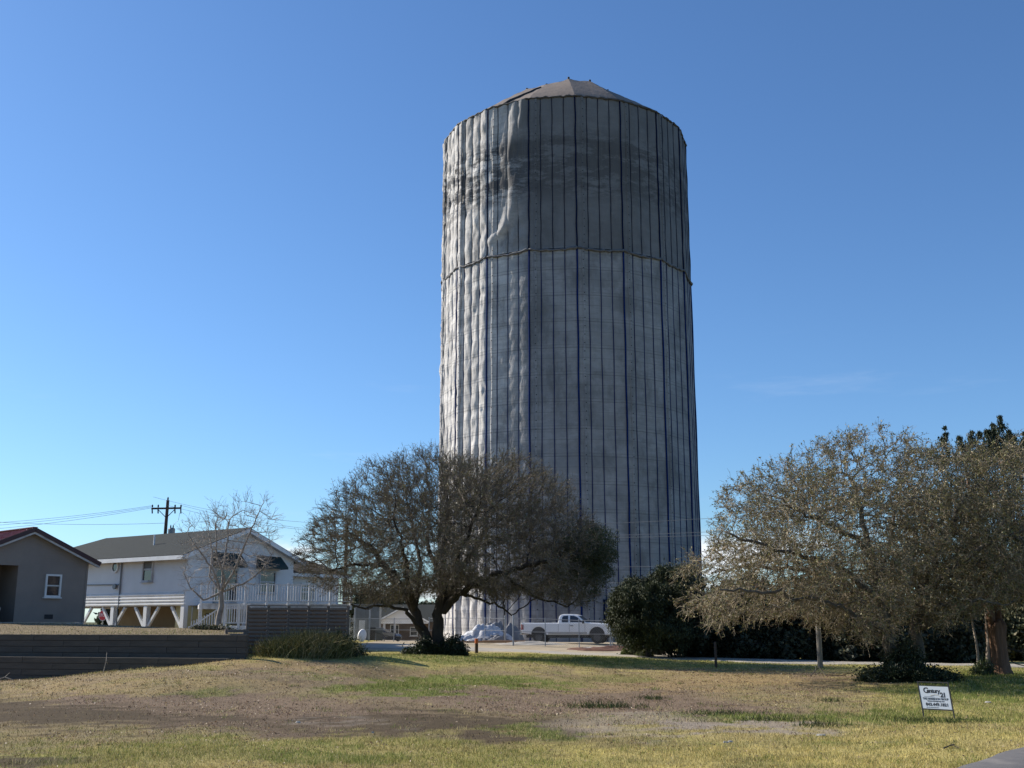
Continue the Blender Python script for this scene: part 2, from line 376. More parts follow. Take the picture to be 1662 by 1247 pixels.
idx = np.arange(nx * ny).reshape(ny, nx)
Fq = np.stack([idx[:-1, :-1], idx[:-1, 1:], idx[1:, 1:], idx[1:, :-1]], -1).reshape(-1, 4)
M['ground'] = mat('lawn_ground', (.1, .1, .05), None, 14, .95, .7, 26, attr=True, attrvar=.38, detail=8, bdist=.03, spec=.05)
tag(link('ground', np_mesh('ground', np.stack([gx, gy, ggz], 1), Fq, cols, True), M['ground']), kind='structure')

def strip(name, pts, wid, m, lift=.03, nw=8, rag=0.0):
    P = [Vector((p[0], p[1], 0)) for p in pts]; out = []
    for i in range(len(P) - 1):
        n = max(2, int((P[i + 1] - P[i]).length / .5))
        out += [P[i].lerp(P[i + 1], k / n) for k in range(n)]
    out.append(P[-1])
    for _ in range(12): out = [out[0]] + [(out[i - 1] + out[i] * 2 + out[i + 1]) / 4 for i in range(1, len(out) - 1)] + [out[-1]]
    V = []
    for i, p in enumerate(out):
        d = (out[min(i + 1, len(out) - 1)] - out[max(i - 1, 0)]).normalized(); s = Vector((-d.y, d.x, 0))
        wl = wid / 2 + rag * (random.random() - .5); wr = wid / 2 + rag * (random.random() - .5)
        for k in range(nw + 1):
            q = p + s * ((-wl + (.04 if k == 1 else 0) + (wl + wr) * (0 if k < 2 else (k - 1) / (nw - 2))) if k < nw - 1 else (wr - (.04 if k == nw - 1 else 0))); V.append((q.x, q.y, 0))
    V = np.array(V); V[:, 2] = ground_z(V[:, 0], V[:, 1]) + lift; n = nw + 1
    e = np.arange(n * len(out)); e = e.reshape(-1, n); V[e[:, 0], 2] -= lift + .03; V[e[:, -1], 2] -= lift + .03
    Fc = np.stack([e[:-1, :-1], e[1:, :-1], e[1:, 1:], e[:-1, 1:]], -1).reshape(-1, 4)
    return tag(link(name, np_mesh(name, V, Fc, None, True), m), kind='structure')
M['road'] = mat('pale_road', (.40, .36, .30), (.31, .275, .225), 1.3, .9, .4, 30, c3=(.24, .21, .17), s3=.35, t3=(.56, .75))
M['asphalt'] = mat('asphalt', (.105, .10, .10), (.075, .072, .075), 8, .9, .6, 60, c3=(.14, .13, .125), s3=.8)
strip('road', [(-60, 73), (-30, 69), (-8, 66.3), (0, 63.2), (7, 57.5), (12, 53.0), (18, 49.6), (28, 47.6), (45, 46.5), (90, 45)], 4.3, M['road'], .035, rag=.25)
# near asphalt lane, bottom right corner
a = W(1560, 1247, 15.2); b = W(1662, 1214, 17.5)
dv = Vector((b.x - a.x, b.y - a.y, 0)).normalized(); sd = Vector((dv.y, -dv.x, 0)) * 2.8
p0 = Vector((a.x, a.y, 0)) + sd
strip('asphalt_lane', [tuple(p0 - dv * 14), tuple(p0), tuple(p0 + dv * 30)], 5.6, M['asphalt'], .035, rag=.07)

# ------------------------------------------------------------------ grass blades and litter
def to_cloud_blades(n, ymin, ymax, hmul=1.0, seed=5):
    g = np.random.default_rng(seed)
    y = ymin * (ymax / ymin) ** g.random(n); hw = y * .49 + .6
    x = (g.random(n) * 2 - 1) * hw
    z = ground_z(x, y); c, dens, base, tot = lawn(x, y, z)
    off = (np.abs((x - a.x) * dv.y - (y - a.y) * dv.x) >= 0) & (((x - a.x) * dv.y - (y - a.y) * dv.x) < -.02 + .12 * g.random(n))
    keep = (g.random(n) < dens) & off & (y < 59 - .42 * (x + 2)) & ~((y > wall_y(x) - .9) & (x < -8.9) & (y < wall_y(x) + .4))
    return x[keep], y[keep], z[keep], c[keep], (base['green'] / tot)[keep]
def blades(n, ymin, ymax, h0, h1, wd, seed):
    x, y, z, c, gr = to_cloud_blades(n, ymin, ymax, seed=seed); g = np.random.default_rng(seed + 1); n = len(x)
    az = g.random(n) * 6.283; h = (h0 + (h1 - h0) * g.random(n) ** 2) * (.7 + .6 * gr); lean = (g.normal(size=(n, 2)) * .45) * h[:, None]
    wdt = wd * (y / 16) ** .8 * (.6 + .8 * g.random(n)); dx = np.cos(az) * wdt; dy = np.sin(az) * wdt
    A = np.stack([x - dx, y - dy, z - .005], 1); B = np.stack([x + dx, y + dy, z - .005], 1); T = np.stack([x + lean[:, 0], y + lean[:, 1], z + h], 1)
    V = np.stack([A, B, T], 1).reshape(-1, 3); Fc = np.arange(3 * n).reshape(-1, 3)
    t = g.random(n)[:, None]
    cc = c * (.45 + 1.15 * g.random((n, 1))); dry = np.array([.56, .46, .22]); grn = np.array([.18, .24, .05])
    cc = np.where(t < .25, cc * .4 + dry * .6, cc); cc = np.where((t > .6) & (gr[:, None] > .25), cc * .45 + grn * .55, cc)
    return V, Fc, np.repeat(cc, 3, 0)
V, Fc, cc = blades(480000, 12.5, 55, .022, .085, .0050, 41)
tag(link('grass', np_mesh('grass', V, Fc, cc), M['grass']), 'short mixed green and straw coloured grass over the open lot', 'grass', kind='stuff')
def tufts(n, seed):
    g = np.random.default_rng(seed); y = 12.5 * (56 / 12.5) ** g.random(n * 4); x = (g.random(n * 4) * 2 - 1) * (y * .49 + .5); z = ground_z(x, y); c, dens, base, tot = lawn(x, y, z)
    k = (g.random(len(x)) < dens * smooth(.35, .65, fbm(x, y, 1.1, 12))) & (y < 58 - .42 * (x + 2)) & ~((y > wall_y(x) - .9) & (x < -8.9)) & (((x - a.x) * dv.y - (y - a.y) * dv.x) < -.1); x, y, c, gr = x[k][:n], y[k][:n], c[k][:n], (base['green'] / tot)[k][:n]
    m = 16; s = .04 + .10 * g.random((len(x), 1)); ox = (x[:, None] + g.normal(size=(len(x), m)) * s).ravel(); oy = (y[:, None] + g.normal(size=(len(x), m)) * s).ravel(); oz = ground_z(ox, oy); N = len(ox)
    h = np.repeat(.03 + .06 * g.random(len(x)), m) * (.5 + .7 * g.random(N)); az = g.random(N) * 6.283; wd = .004 * (oy / 16) ** .8; ln = g.normal(size=(N, 2)) * .5 * h[:, None]
    V = np.stack([np.stack([ox - np.cos(az) * wd, oy - np.sin(az) * wd, oz - .01], 1), np.stack([ox + np.cos(az) * wd, oy + np.sin(az) * wd, oz - .01], 1), np.stack([ox + ln[:, 0], oy + ln[:, 1], oz + h], 1)], 1).reshape(-1, 3)
    t = g.random((len(x), 1)); cc = np.where(t < .22, np.array([[.15, .19, .045]]), np.where(t < .7, c * 1.05, np.array([[.58, .48, .24]]))); cc = np.repeat(cc, m, 0) * (.6 + .8 * g.random((N, 1)))
    return V, np.arange(3 * N).reshape(-1, 3), np.repeat(cc, 3, 0)
V, Fc, cc = tufts(4500, 51)
tag(link('grass_tufts', np_mesh('grass_tufts', V, Fc, cc), M['grass']), 'taller tufts of green and dry grass standing out of the lot', 'grass', kind='stuff')
def flat_bits(n, seed, wmin, wmax, pal, sel):
    g = np.random.default_rng(seed); y = 12.5 * (60 / 12.5) ** g.random(n); x = (g.random(n) * 2 - 1) * (y * .49 + .5); z = ground_z(x, y)
    c, dens, base, tot = lawn(x, y, z); k = sel(x, y, base, tot, g) & ~((y > wall_y(x) - .9) & (x < -8.9)) & (y < 60 - .42 * (x + 2)); x, y, z = x[k], y[k], z[k]; n = len(x)
    s = (wmin + (wmax - wmin) * g.random(n) ** 2) * (y / 18) ** .6; P = np.stack([x, y, z + .004 + .02 * g.random(n)], 1)
    d1 = g.normal(size=(n, 3)) * (1, 1, .45); d1 /= np.linalg.norm(d1, axis=1)[:, None]; d2 = np.cross(d1, g.normal(size=(n, 3)) * (.5, .5, 1)); d2 /= np.linalg.norm(d2, axis=1)[:, None]
    d1 *= s[:, None]; d2 *= s[:, None] * .55
    V = np.stack([P - d1, P + d2, P + d1, P - d2], 1).reshape(-1, 3); pal = np.array(pal); cc = pal[g.integers(0, len(pal), n)] * (.7 + .6 * g.random((n, 1)))
    return V, np.arange(4 * n).reshape(-1, 4), np.repeat(cc, 4, 0)
sel = lambda x, y, b, t, g: g.random(len(x)) < np.clip(.12 + (b['litter'] + .8 * b['dead'] + .35 * b['gravel']) / t, 0, 1) * (1 - .8 * b['soil'] / t) * (.12 + .88 * smooth(.42, .62, fbm(x, y, .7, 91)))
V, Fc, cc = flat_bits(150000, 77, .009, .028, [(.26, .17, .10), (.32, .23, .13), (.16, .10, .06), (.38, .30, .19), (.20, .12, .08), (.24, .16, .10), (.13, .085, .05)], sel)
tag(link('leaf_litter', np_mesh('leaf_litter', V, Fc, cc), M['leaf']), 'dry brown leaf litter scattered over the bare patches of the lot', 'leaf litter', kind='stuff')
# ================================================================== RETAINING WALL (timber by timber)
rw = thing('retaining_wall', 'dark two tiered timber retaining wall holding up the house lot', 'retaining wall', (WA[0], WA[1], 0))
dw = Vector((WB[0] - WA[0], WB[1] - WA[1], 0)).normalized(); nw_ = Vector((dw.y, -dw.x, 0)); rz_w = math.atan2(dw.y, dw.x)
tm = {}
def timber(L, h, d):
    k = (round(L, 2), h, d)
    if k not in tm:
        mb = MB(); mb.box((0, 0, 0), (L - .012, d, h - .012)); tm[k] = mb.mesh('timber'); 
    return tm[k]
def tier(off, ztop, n, h, xa, xb):
    L = 2.4
    for r in range(n):
        t = xa + (1.1 if r % 2 else 0) - 1.2
        while t < xb:
            a0 = max(t, xa); b0 = min(t + L, xb)
            if b0 - a0 > .15:
                c = dw * ((a0 + b0) / 2) + nw_ * (off + random.uniform(-.005, .005)); zc = ztop - h * (r + .5)
                o = link('timber', timber(b0 - a0, h, .2), M['timber'], rw, (c.x, c.y, zc), (0, 0, rz_w))
            t += L
def backing(off, z0, z1, xb):
    p, q = dw * -9 + nw_ * off, dw * xb + nw_ * off; MB().bar((p.x, p.y, (z0 + z1) / 2), (q.x, q.y, (z0 + z1) / 2), .04, z1 - z0).build('backing_board', M['timber'], rw)
LW = (Vector(WB) - Vector(WA)).length
backing(-.125, .7, 1.47, LW + .1); backing(.355, -.2, .74, LW - .25)
tier(0.0, 1.50, 4, .19, -9.0, LW + .15)
tier(.48, .80, 5, .19, -9.0, LW - .2)
mb = MB(); mb.add([dw * -9 + nw_ * .1 + Vector((0, 0, .76)), dw * (LW - .2) + nw_ * .1 + Vector((0, 0, .76)), dw * (LW - .2) + nw_ * .40 + Vector((0, 0, .76)), dw * -9 + nw_ * .40 + Vector((0, 0, .76)),
                   dw * -9 + nw_ * .1 + Vector((0, 0, .5)), dw * (LW - .2) + nw_ * .1 + Vector((0, 0, .5)), dw * (LW - .2) + nw_ * .40 + Vector((0, 0, .5)), dw * -9 + nw_ * .40 + Vector((0, 0, .5))],
                  [(0, 1, 2, 3), (7, 6, 5, 4), (0, 4, 5, 1), (1, 5, 6, 2), (2, 6, 7, 3), (3, 7, 4, 0)])
M['soil'] = mat('dark_soil', (.10, .085, .07), (.06, .05, .042), 6, .95, .8, 20)
mb.build('soil_ledge', M['soil'], rw)
# ================================================================== SLAT FENCE
fa = W(403, 986, 37.3); fb = W(565, 988, 38.4); fd = Vector((fb.x - fa.x, fb.y - fa.y, 0)); FL = fd.length; fd.normalize(); frz = math.atan2(fd.y, fd.x)
ft = thing('slat_fence', 'brown horizontal slat fence with see-through gaps below the white deck', 'fence', (fa.x, fa.y, 0), frz)
sm_ = {}
def board(L, d, h):
    k = (round(L, 3), d, h)
    if k not in sm_: sm_[k] = MB().box((0, 0, 0), (L, d, h)).mesh('slat')
    return sm_[k]
zt = 2.40; nb = 5; seg = FL / nb
for i in range(nb + 1):
    MB().box2((-.045, -.045, gz(fa.x + fd.x * seg * i, fa.y + fd.y * seg * i) - .3), (.045, .045, zt + .015)).build('post', M['slat'], ft, (seg * i, 0, 0))
for i in range(nb):
    for r in range(13):
        z = zt - .07 - r * .128
        link('slat', board(seg - .02, .02, .078), M['slat'], ft, (seg * (i + .5), -.058 + random.uniform(-.006, .006), z), (random.uniform(-.04, .04), random.uniform(-.004, .004), 0))
        link('slat', board(seg - .02, .02, .078), M['slat'], ft, (seg * (i + .5), .12, z - .064), (0, random.uniform(-.004, .004), 0))
MB().box((FL / 2, 0, zt + .035), (FL + .1, .13, .03)).build('cap_rail', M['slat'], ft)
# low run of the same fence left of it, beside the stairs
fa2 = W(366, 1021, 37.0); L2 = (Vector((fa.x, fa.y, 0)) - Vector((fa2.x, fa2.y, 0))).length
ft2 = thing('slat_fence', 'short low run of brown slats between retaining wall and tall slat fence', 'fence', (fa2.x, fa2.y, 0), math.atan2(fa.y - fa2.y, fa.x - fa2.x))
for i in range(2): MB().box2((-.045, -.045, 1.0), (.045, .045, 1.66)).build('post', M['slat'], ft2, (i * (L2 - .12) + .03, 0, 0))
for r in range(4): link('slat', board(L2 - .15, .02, .088), M['slat'], ft2, (L2 / 2 - .05, -.06, 1.60 - r * .128))
# ================================================================== HOUSES
def frame3(o, ax, outw):
    """matrix: local x along the wall, y outwards, z up"""
    ax = Vector(ax).normalized(); outw = Vector(outw).normalized(); m = Matrix((ax, outw, Vector((0, 0, 1)))).transposed().to_4x4(); m.translation = Vector(o); return m
def put(mb, Mx): mb.v = [tuple(Mx @ Vector(p)) for p in mb.v]; return mb
def window(par, Mx, w, h, fm, bar_=.06, sashes=2, blind=False, sill=True, name='window'):
    """Mx: centre of the opening on the wall face"""
    f = MB(); b = bar_
    f.box((-w / 2 + b / 2, .02, 0), (b, .10, h)); f.box((w / 2 - b / 2, .02, 0), (b, .10, h))
    f.box((0, .02, h / 2 - b / 2), (w - 2 * b - .002, .10, b)); f.box((0, .02, -h / 2 + b / 2), (w - 2 * b - .002, .10, b))
    fo = put(f, Mx).build(name, fm, par)
    if sashes == 2: put(MB().box((0, .012, 0), (w - 2 * b - .002, .06, .045)), Mx).build('sash_rail', fm, fo)
    put(MB().box((0, -.005, h / 4 if sashes == 2 else 0), (w - 2 * b - .004, .012, (h / 2 if sashes == 2 else h) - b - .03)), Mx).build('pane', M['blind'] if blind else M['glass'], fo)
    if sashes == 2: put(MB().box((0, -.008, -h / 4), (w - 2 * b - .004, .012, h / 2 - b - .03)), Mx).build('pane', M['glass'], fo)
    if sill: put(MB().box((0, .05, -h / 2 - .03), (w + .1, .14, .05)), Mx).build('sill', fm, fo)
    return fo
def laps(Mx, x_fn, z0, z1, p, t=.014):
    """lap siding: every course a tilted board, its lower edge proud; x_fn(z) gives the runs of wall"""
    mb = MB(); z = z0
    while z < z1 - .01:
        zt_ = min(z + p, z1)
        for (a_, b_), (c_, d_) in zip(x_fn(z + .002), x_fn(zt_ - .002)):
            vs = [(a_, t, z), (b_, t, z), (d_, .002, zt_), (c_, .002, zt_), (a_, 0, z), (b_, 0, z)]
            mb.add([Mx @ Vector(q) for q in vs], [(0, 1, 2, 3), (4, 5, 1, 0)])
        z += p
    return mb
# ------------------------------------------------------------------ grey house
hx, hy = -22.9, 52.0; HB = 1.87
gh = thing('grey_house', 'grey lap sided gable house with red metal roof at left edge', 'house', (hx, hy, HB), R(48))
PW, PE, PH = 2.97, 2.95, 4.27; pit = (PH - PE) / PW
I4 = frame3((0, 0, 0), (1, 0, 0), (0, -1, 0))
OP = (-2.55, -.47, 2.62)
laps(I4, lambda z: [(-PW, OP[0])], 0, OP[2], .125).build('front_wall', M['greyside'], gh)
laps(I4, lambda z: [(OP[1], PW)], 0, OP[2], .125).build('front_wall', M['greyside'], gh)
laps(I4, lambda z: [(-(PW if z <= PE else max(.01, PW - (z - PE) / pit)), PW if z <= PE else max(.01, PW - (z - PE) / pit))], OP[2], PH - .03, .125).build('gable_wall', M['greyside'], gh)
mb = MB(); Dp = 9.0
mb.box2((PW - .12, .002, 0), (PW - .002, Dp, PE)); mb.box2((-PW + .002, .002, 0), (-PW + .12, Dp, PE)); mb.box2((-PW + .13, Dp - .1, 0), (PW - .13, Dp, PE))
mb.box2((-PW + .13, 1.9, 0), (OP[1] + .3, 2.0, PE - .1)); mb.box2((OP[1] + .01, .01, 0), (OP[1] + .09, 1.88, PE - .1)); mb.box2((-PW + .13, .02, PE - .12), (PW - .13, 2.0, PE - .02))
mb.build('side_wall', M['greyside'], gh)
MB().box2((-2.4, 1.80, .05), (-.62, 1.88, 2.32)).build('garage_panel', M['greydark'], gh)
MB().box2((-PW + .15, .02, -.15), (OP[1], 1.88, .02)).build('garage_floor', M['concrete'], gh)
MB().box2((-PW, -.01, -.25), (PW, Dp, -.004)).build('foundation', M['concrete'], gh)
for s in (-1, 1):
    MB().box2((s * PW - .05 * s - .05, -.03, 0), (s * PW - .05 * s + .05, .02, PE)).build('corner_board', M['greyside'], gh)
    # roof slope with its ribs
    ov, oe = .38, .42; n = Vector((s * pit, 0, 1)).normalized(); ex = PW + oe
    top = [Vector((0, -ov, PH + .12)), Vector((s * ex, -ov, PH + .12 - pit * ex)), Vector((s * ex, Dp + ov, PH + .12 - pit * ex)), Vector((0, Dp + ov, PH + .12))]
    ro = MB().add([q - n * .05 for q in top] + top, [(0, 1, 2, 3), (4, 5, 6, 7), (0, 1, 5, 4), (1, 2, 6, 5), (2, 3, 7, 6), (3, 0, 4, 7)]).build('roof_slope', M['redmetal'], gh)
    rb = MB(); y = -ov + .05
    while y < Dp + ov:
        rb.bar((s * .03, y, PH + .135 - .02), (s * ex, y, PH + .135 - pit * ex), .035, .03); y += .30
    rb.build('roof_rib', M['redmetal'], ro)
    MB().bar((0, -ov - .015, PH + .045), (s * (ex + .02), -ov - .015, PH + .045 - pit * ex), .025, .20).build('barge_trim', M['dkred'], gh)
    MB().bar((0, -.20, PH - .075), (s * ex, -.20, PH - .075 - pit * ex), .34, .05).build('soffit', M['whitedirty'], gh)
    MB().bar((0, -ov + .02, PH - .11), (s * (ex - .02), -ov + .02, PH - .11 - pit * (ex - .02)), .03, .09).build('barge_board', M['whitedirty'], gh)
MB().bar((0, -ov, PH + .15), (0, Dp + ov, PH + .15), .24, .03).build('ridge_cap', M['redmetal'], gh)
wx = (99.5 - 57) / 33.7
window(gh, frame3((wx, -.02, 1.72), (1, 0, 0), (0, -1, 0)), .78, 1.08, M['white'], .085, 2)
MB().box((1.19, -.012, .27), (.40, .05, .20)).build('foundation_vent', M['blacktrim'], gh)
# pale ride-on mower just inside the opening, cut by the photo's edge
pm = W(-14, 985, 50.2)
mo = thing('lawn_mower', 'pale grey ride-on mower in the open garage at the left edge', 'mower', (pm.x, pm.y, HB + .02), R(20))
MB().prism([(-.35, .3), (.32, .3), (.38, .62), (.25, .80), (-.30, .86), (-.38, .6)], -.22, .22).build('hood', M['white'], mo, bevel=.05)
MB().box((-.75, 0, .35), (.75, .5, .22)).build('chassis', M['dkmetal'], mo, bevel=.02)
MB().prism([(-1.15, .46), (-.7, .46), (-.72, .56), (-1.05, .6), (-1.15, .95), (-1.24, .93)], -.2, .2).build('seat', M['rubber'], mo)
for x, r in ((.1, .18), (-.95, .26)):
    for s in (-1, 1): MB().lathe((x, s * .36, r), [(r * .6, -.09), (r, -.07), (r, .07), (r * .6, .09)], 14, 'y').build('wheel', M['rubber'], mo)

# ------------------------------------------------------------------ white house on posts
cw = W(300, 984, 62); GZ = gz(cw.x, cw.y); GZ = .95
wh = thing('white_house', 'white raised gable house on timber posts with grey shingle roof', 'house', (cw.x, cw.y, GZ), R(54))
FLR = 2.80 - GZ; SK = 3.52 - GZ; EV = 5.68 - GZ; WW, WL = 8.0, 16.0; wp = .39; PK = EV + wp * WW / 2
LS = frame3((0, 0, 0), (0, 1, 0), (-1, 0, 0)); GS = frame3((0, 0, 0), (1, 0, 0), (0, -1, 0))
laps(LS, lambda z: [(0, WL)], SK, EV, .15, .016).build('side_wall', M['whiteside'], wh)
sk = MB()                                        # corrugated white skirt
nn = 4; hh = (SK - FLR) / nn
for i in range(nn):
    z = FLR + i * hh
    for (y0, t0_), (y1, t1_) in zip([(z, .055), (z + hh * .3, .10), (z + hh * .62, .10), (z + hh * .86, .03)], [(z + hh * .3, .10), (z + hh * .62, .10), (z + hh * .86, .03), (z + hh, .055)]):
        sk.add([LS @ Vector(q) for q in ((0, t0_, y0), (WL, t0_, y0), (WL, t1_, y1), (0, t1_, y1))], [(0, 1, 2, 3)])
sk.add([LS @ Vector(q) for q in ((0, .055, SK), (WL, .055, SK), (WL, 0, SK), (0, 0, SK))], [(0, 1, 2, 3)])
sk.add([LS @ Vector(q) for q in ((0, .055, FLR), (WL, .055, FLR), (WL, -.02, FLR), (0, -.02, FLR))], [(0, 1, 2, 3)])
sk.build('corrugated_skirt', M['white'], wh)
laps(GS, lambda z: [(0, WW)] if z <= EV else [((z - EV) / wp, WW - (z - EV) / wp)], FLR, PK - .02, .15, .016).build('gable_wall', M['whiteside'], wh)
mb = MB(); mb.box2((WW - .1, .02, FLR), (WW - .004, WL, EV)); mb.box2((.004, WL - .1, FLR), (WW - .11, WL - .002, EV)); mb.box2((.01, .02, FLR - .02), (WW - .1, WL - .11, FLR + .1))
mb.build('floor_frame', M['whitedirty'], wh)
MB().box((-.01, -.01, (FLR + EV) / 2), (.12, .12, EV - FLR)).build('corner_board', M['whiteside'], wh)
ow, og = .66, .42; zo = EV + .1
hipy = WL - .8
def roofq(name, pts, m, t=.12):
    pts = [Vector(p) for p in pts]; n = (pts[1] - pts[0]).cross(pts[2] - pts[0]).normalized(); n = n if n.z > 0 else -n
    k = len(pts); return MB().add([p for p in pts] + [p - n * t for p in pts], [tuple(range(k)), tuple(range(k, 2 * k))] + [(i, (i + 1) % k, (i + 1) % k + k, i + k) for i in range(k)]).build(name, m, wh)
rp = PK + .16; ez = rp - wp * (WW / 2 + ow)
roofq('roof_slope', [(-ow, -og, ez), (-ow, WL + 1, ez), (WW / 2, hipy - 1.2, rp), (WW / 2, -og, rp)], M['shingle'])
roofq('roof_slope', [(WW + ow, -og, ez), (WW + ow, WL + 1, ez), (WW / 2, hipy - 1.2, rp), (WW / 2, -og, rp)], M['shingle'])
roofq('roof_slope', [(-ow, WL + 1, ez), (WW + ow, WL + 1, ez), (WW / 2, hipy - 1.2, rp)], M['shingle'])
MB().box2((-ow - .03, -og, ez - .26), (-ow, WL + 1, ez - .03)).build('eave_fascia', M['white'], wh)
MB().box2((-ow + .001, -og, ez - .24), (-.02, WL, ez - .20)).build('soffit', M['whitedirty'], wh)
for s in (-1, 1):
    xe = -ow if s < 0 else WW + ow
    MB().bar((WW / 2, -og - .02, rp - .17), (xe, -og - .02, ez - .17), .03, .24).build('barge_board', M['white'], wh)
    MB().bar((WW / 2, -og / 2, rp - .24), (xe, -og / 2, ez - .24), og - .04, .04).build('soffit', M['whitedirty'], wh)
MB().tube([(.6 + 1.0, 5.4, rp - wp * 2.4 - .1), (1.6, 5.4, rp - wp * 2.4 + .62)], .05, 8).build('vent_pipe', M['white'], wh)
window(wh, frame3((-.025, 3.55, 4.88 - GZ), (0, 1, 0), (-1, 0, 0)), 1.0, 1.42, M['whitedirty'], .09, 2, blind=True)
# louvred oval near the far end
ov_ = MB(); cz = 5.12 - GZ
ov_.v = []; ring = 20
for rr, xo in ((1.0, -.03), (1.0, -.10), (.74, -.10), (.74, -.03)):
    for k in range(ring):
        a_ = 2 * math.pi * k / ring; ov_.v.append((xo, 6.75 + .34 * rr * math.cos(a_), cz + .36 * rr * math.sin(a_)))
for j in range(3):
    for k in range(ring): ov_.f.append((j * ring + k, j * ring + (k + 1) % ring, (j + 1) * ring + (k + 1) % ring, (j + 1) * ring + k))
oo = ov_.build('round_window', M['white'], wh)
MB().lathe((-.035, 6.75, cz), [(.25, -.01), (.25, .01)], 20, 'x').build('pane', M['glass'], oo)
# conduit, meter
MB().tube([(-.07, 6.1, EV - .05), (-.07, 6.1, FLR + .1), (-.14, 6.1, FLR - .1), (-.1, 6.1, .4)], .045, 8).build('conduit', M['greymetal'], wh)
MB().lathe((-.10, 6.55, 3.95 - GZ), [(.15, -.08), (.17, 0), (.12, .07)], 14, 'x').build('electric_meter', M['greymetal'], wh)
MB().tube([(-.06, 6.1, 4.05 - GZ), (-.06, 10.5, 4.12 - GZ)], .03, 6).build('conduit', M['greymetal'], wh)
# posts with braces
for i, t in enumerate((.14, 3.53, 6.72, 10.1, 13.4)):
    po = MB().box2((-.06, t - .15, -.4), (.22, t + .15, FLR - .002)).build('post', M['white'], wh)
    for s in ((1,) if i == 0 else (-1, 1)):
        MB().bar((.08, t + s * .14, FLR - 1.25), (.08, t + s * 1.12, FLR - .06), .14, .14, up=(1, 0, 0)).build('brace', M['white'], wh)
for t in (3.0, 6.0, WW - .2):
    MB().box2((t - .13, .02, -.4), (t + .13, .28, FLR - .004)).build('post', M['cream'], wh) if t > 5 else None
# lower storey walls set back under the house
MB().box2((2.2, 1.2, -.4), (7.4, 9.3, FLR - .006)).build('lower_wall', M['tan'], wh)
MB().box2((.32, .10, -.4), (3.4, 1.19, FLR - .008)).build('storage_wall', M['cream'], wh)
MB().box2((.62, .05, -.2), (1.42, .098, FLR - .12)).build('door', M['cream'], wh)
MB().box((1.62, .04, FLR - .50), (.10, .14, .12)).build('wall_lamp', M['blacktrim'], wh)
MB().box2((.55, .06, -.2), (.60, .12, FLR - .06)).build('door_trim', M['white'], wh)
MB().box2((-.35, 4.6, -.1), (.1, 5.3, .55)).build('condenser_unit', M['greymetal'], wh)
# awnings and doors behind the deck
def awning(x0, x1, z0, z1):
    MB().add([(x0, -.03, z1), (x1, -.03, z1), (x1, -.75, z0 + .12), (x0, -.75, z0 + .12), (x0, -.75, z0), (x1, -.75, z0), (x0, -.03, z0), (x1, -.03, z0)],
             [(0, 1, 2, 3), (3, 2, 5, 4), (0, 3, 4, 6), (1, 7, 5, 2)]).build('awning', M['awning'], wh)
awning(1.75, 3.75, 5.02 - GZ, 5.85 - GZ); awning(5.0, 6.9, 5.02 - GZ, 5.80 - GZ)
window(wh, frame3((2.75, -.03, 3.95 - GZ), (1, 0, 0), (0, -1, 0)), 1.7, 2.0, M['whitedirty'], .08, 1, sill=False, name='patio_door')
window(wh, frame3((5.9, -.03, 4.25 - GZ), (1, 0, 0), (0, -1, 0)), 1.3, 1.3, M['whitedirty'], .07, 2)
# lower wing with a hipped brown roof at the right end
wz = EV - .42; Mw = [(WW + .7, .8), (WW + 5.2, .8), (WW + 5.2, 5.5), (WW + .7, 5.5)]
MB().box2((WW + .5, 1.0, FLR), (WW + 5.0, 6.2, wz - .35)).build('wing_wall', M['whiteside'], wh)
roofq('wing_roof', [(WW - .2, .4, wz - .32), (WW + 5.6, .4, wz - .32), (WW + 3.6, 3.4, wz + .85), (WW - .2, 3.4, wz + .85)], M['brownshingle'])
roofq('wing_roof', [(WW + 5.6, .4, wz - .32), (WW + 5.6, 6.4, wz - .32), (WW + 3.6, 3.4, wz + .85)], M['brownshingle'])
roofq('wing_roof', [(WW - .2, 6.4, wz - .32), (WW + 5.6, 6.4, wz - .32), (WW + 3.6, 3.4, wz + .85), (WW - .2, 3.4, wz + .85)], M['brownshingle'])
MB().box2((WW + .2, .36, wz - .56), (WW + 5.6, .40, wz - .36)).build('eave_fascia', M['white'], wh)
window(wh, frame3((WW + 2.2, .985, wz - 1.5), (1, 0, 0), (0, -1, 0)), 1.2, 1.1, M['white'], .07, 2)

# ------------------------------------------------------------------ deck
da = W(326, 980, 58.6); db = W(569, 981, 61.0); dd = Vector((db.x - da.x, db.y - da.y, 0)); DL = dd.length; dd.normalize(); DG = .95
dk = thing('deck', 'white railed raised deck wrapping the gable end of the white house', 'deck', (da.x, da.y, DG), math.atan2(dd.y, dd.x))
DF = 2.86 - DG
npost = 8; sp = DL / (npost - 1)
MB().box2((0, .03, DF - .04), (DL, 5.0, DF)).build('deck_floor', M['whitedirty'], dk)
MB().box2((0, -.03, DF - .30), (DL, .02, DF - .045)).build('fascia', M['whitedirty'], dk)
MB().box2((-.05, .025, DF - .28), (0, 5.0, DF - .045)).build('fascia', M['whitedirty'], dk)
pm_ = MB().box((0, 0, 0), (.11, .11, 1.40)).mesh('post'); bm_ = MB().box((0, 0, 0), (.048, .035, .82)).mesh('baluster')
for i in range(npost):
    link('post', pm_, M['deckwhite'], dk, (sp * i, -.09, DF + .38))
    if i % 2 == 0: MB().box2((sp * i - .09, .05, -.5), (sp * i + .09, .23, DF - .05)).build('deck_pier', M['whitedirty'], dk)
    link('post', pm_, M['deckwhite'], dk, (sp * i, 4.9, DF + .38)) if i > 4 else None
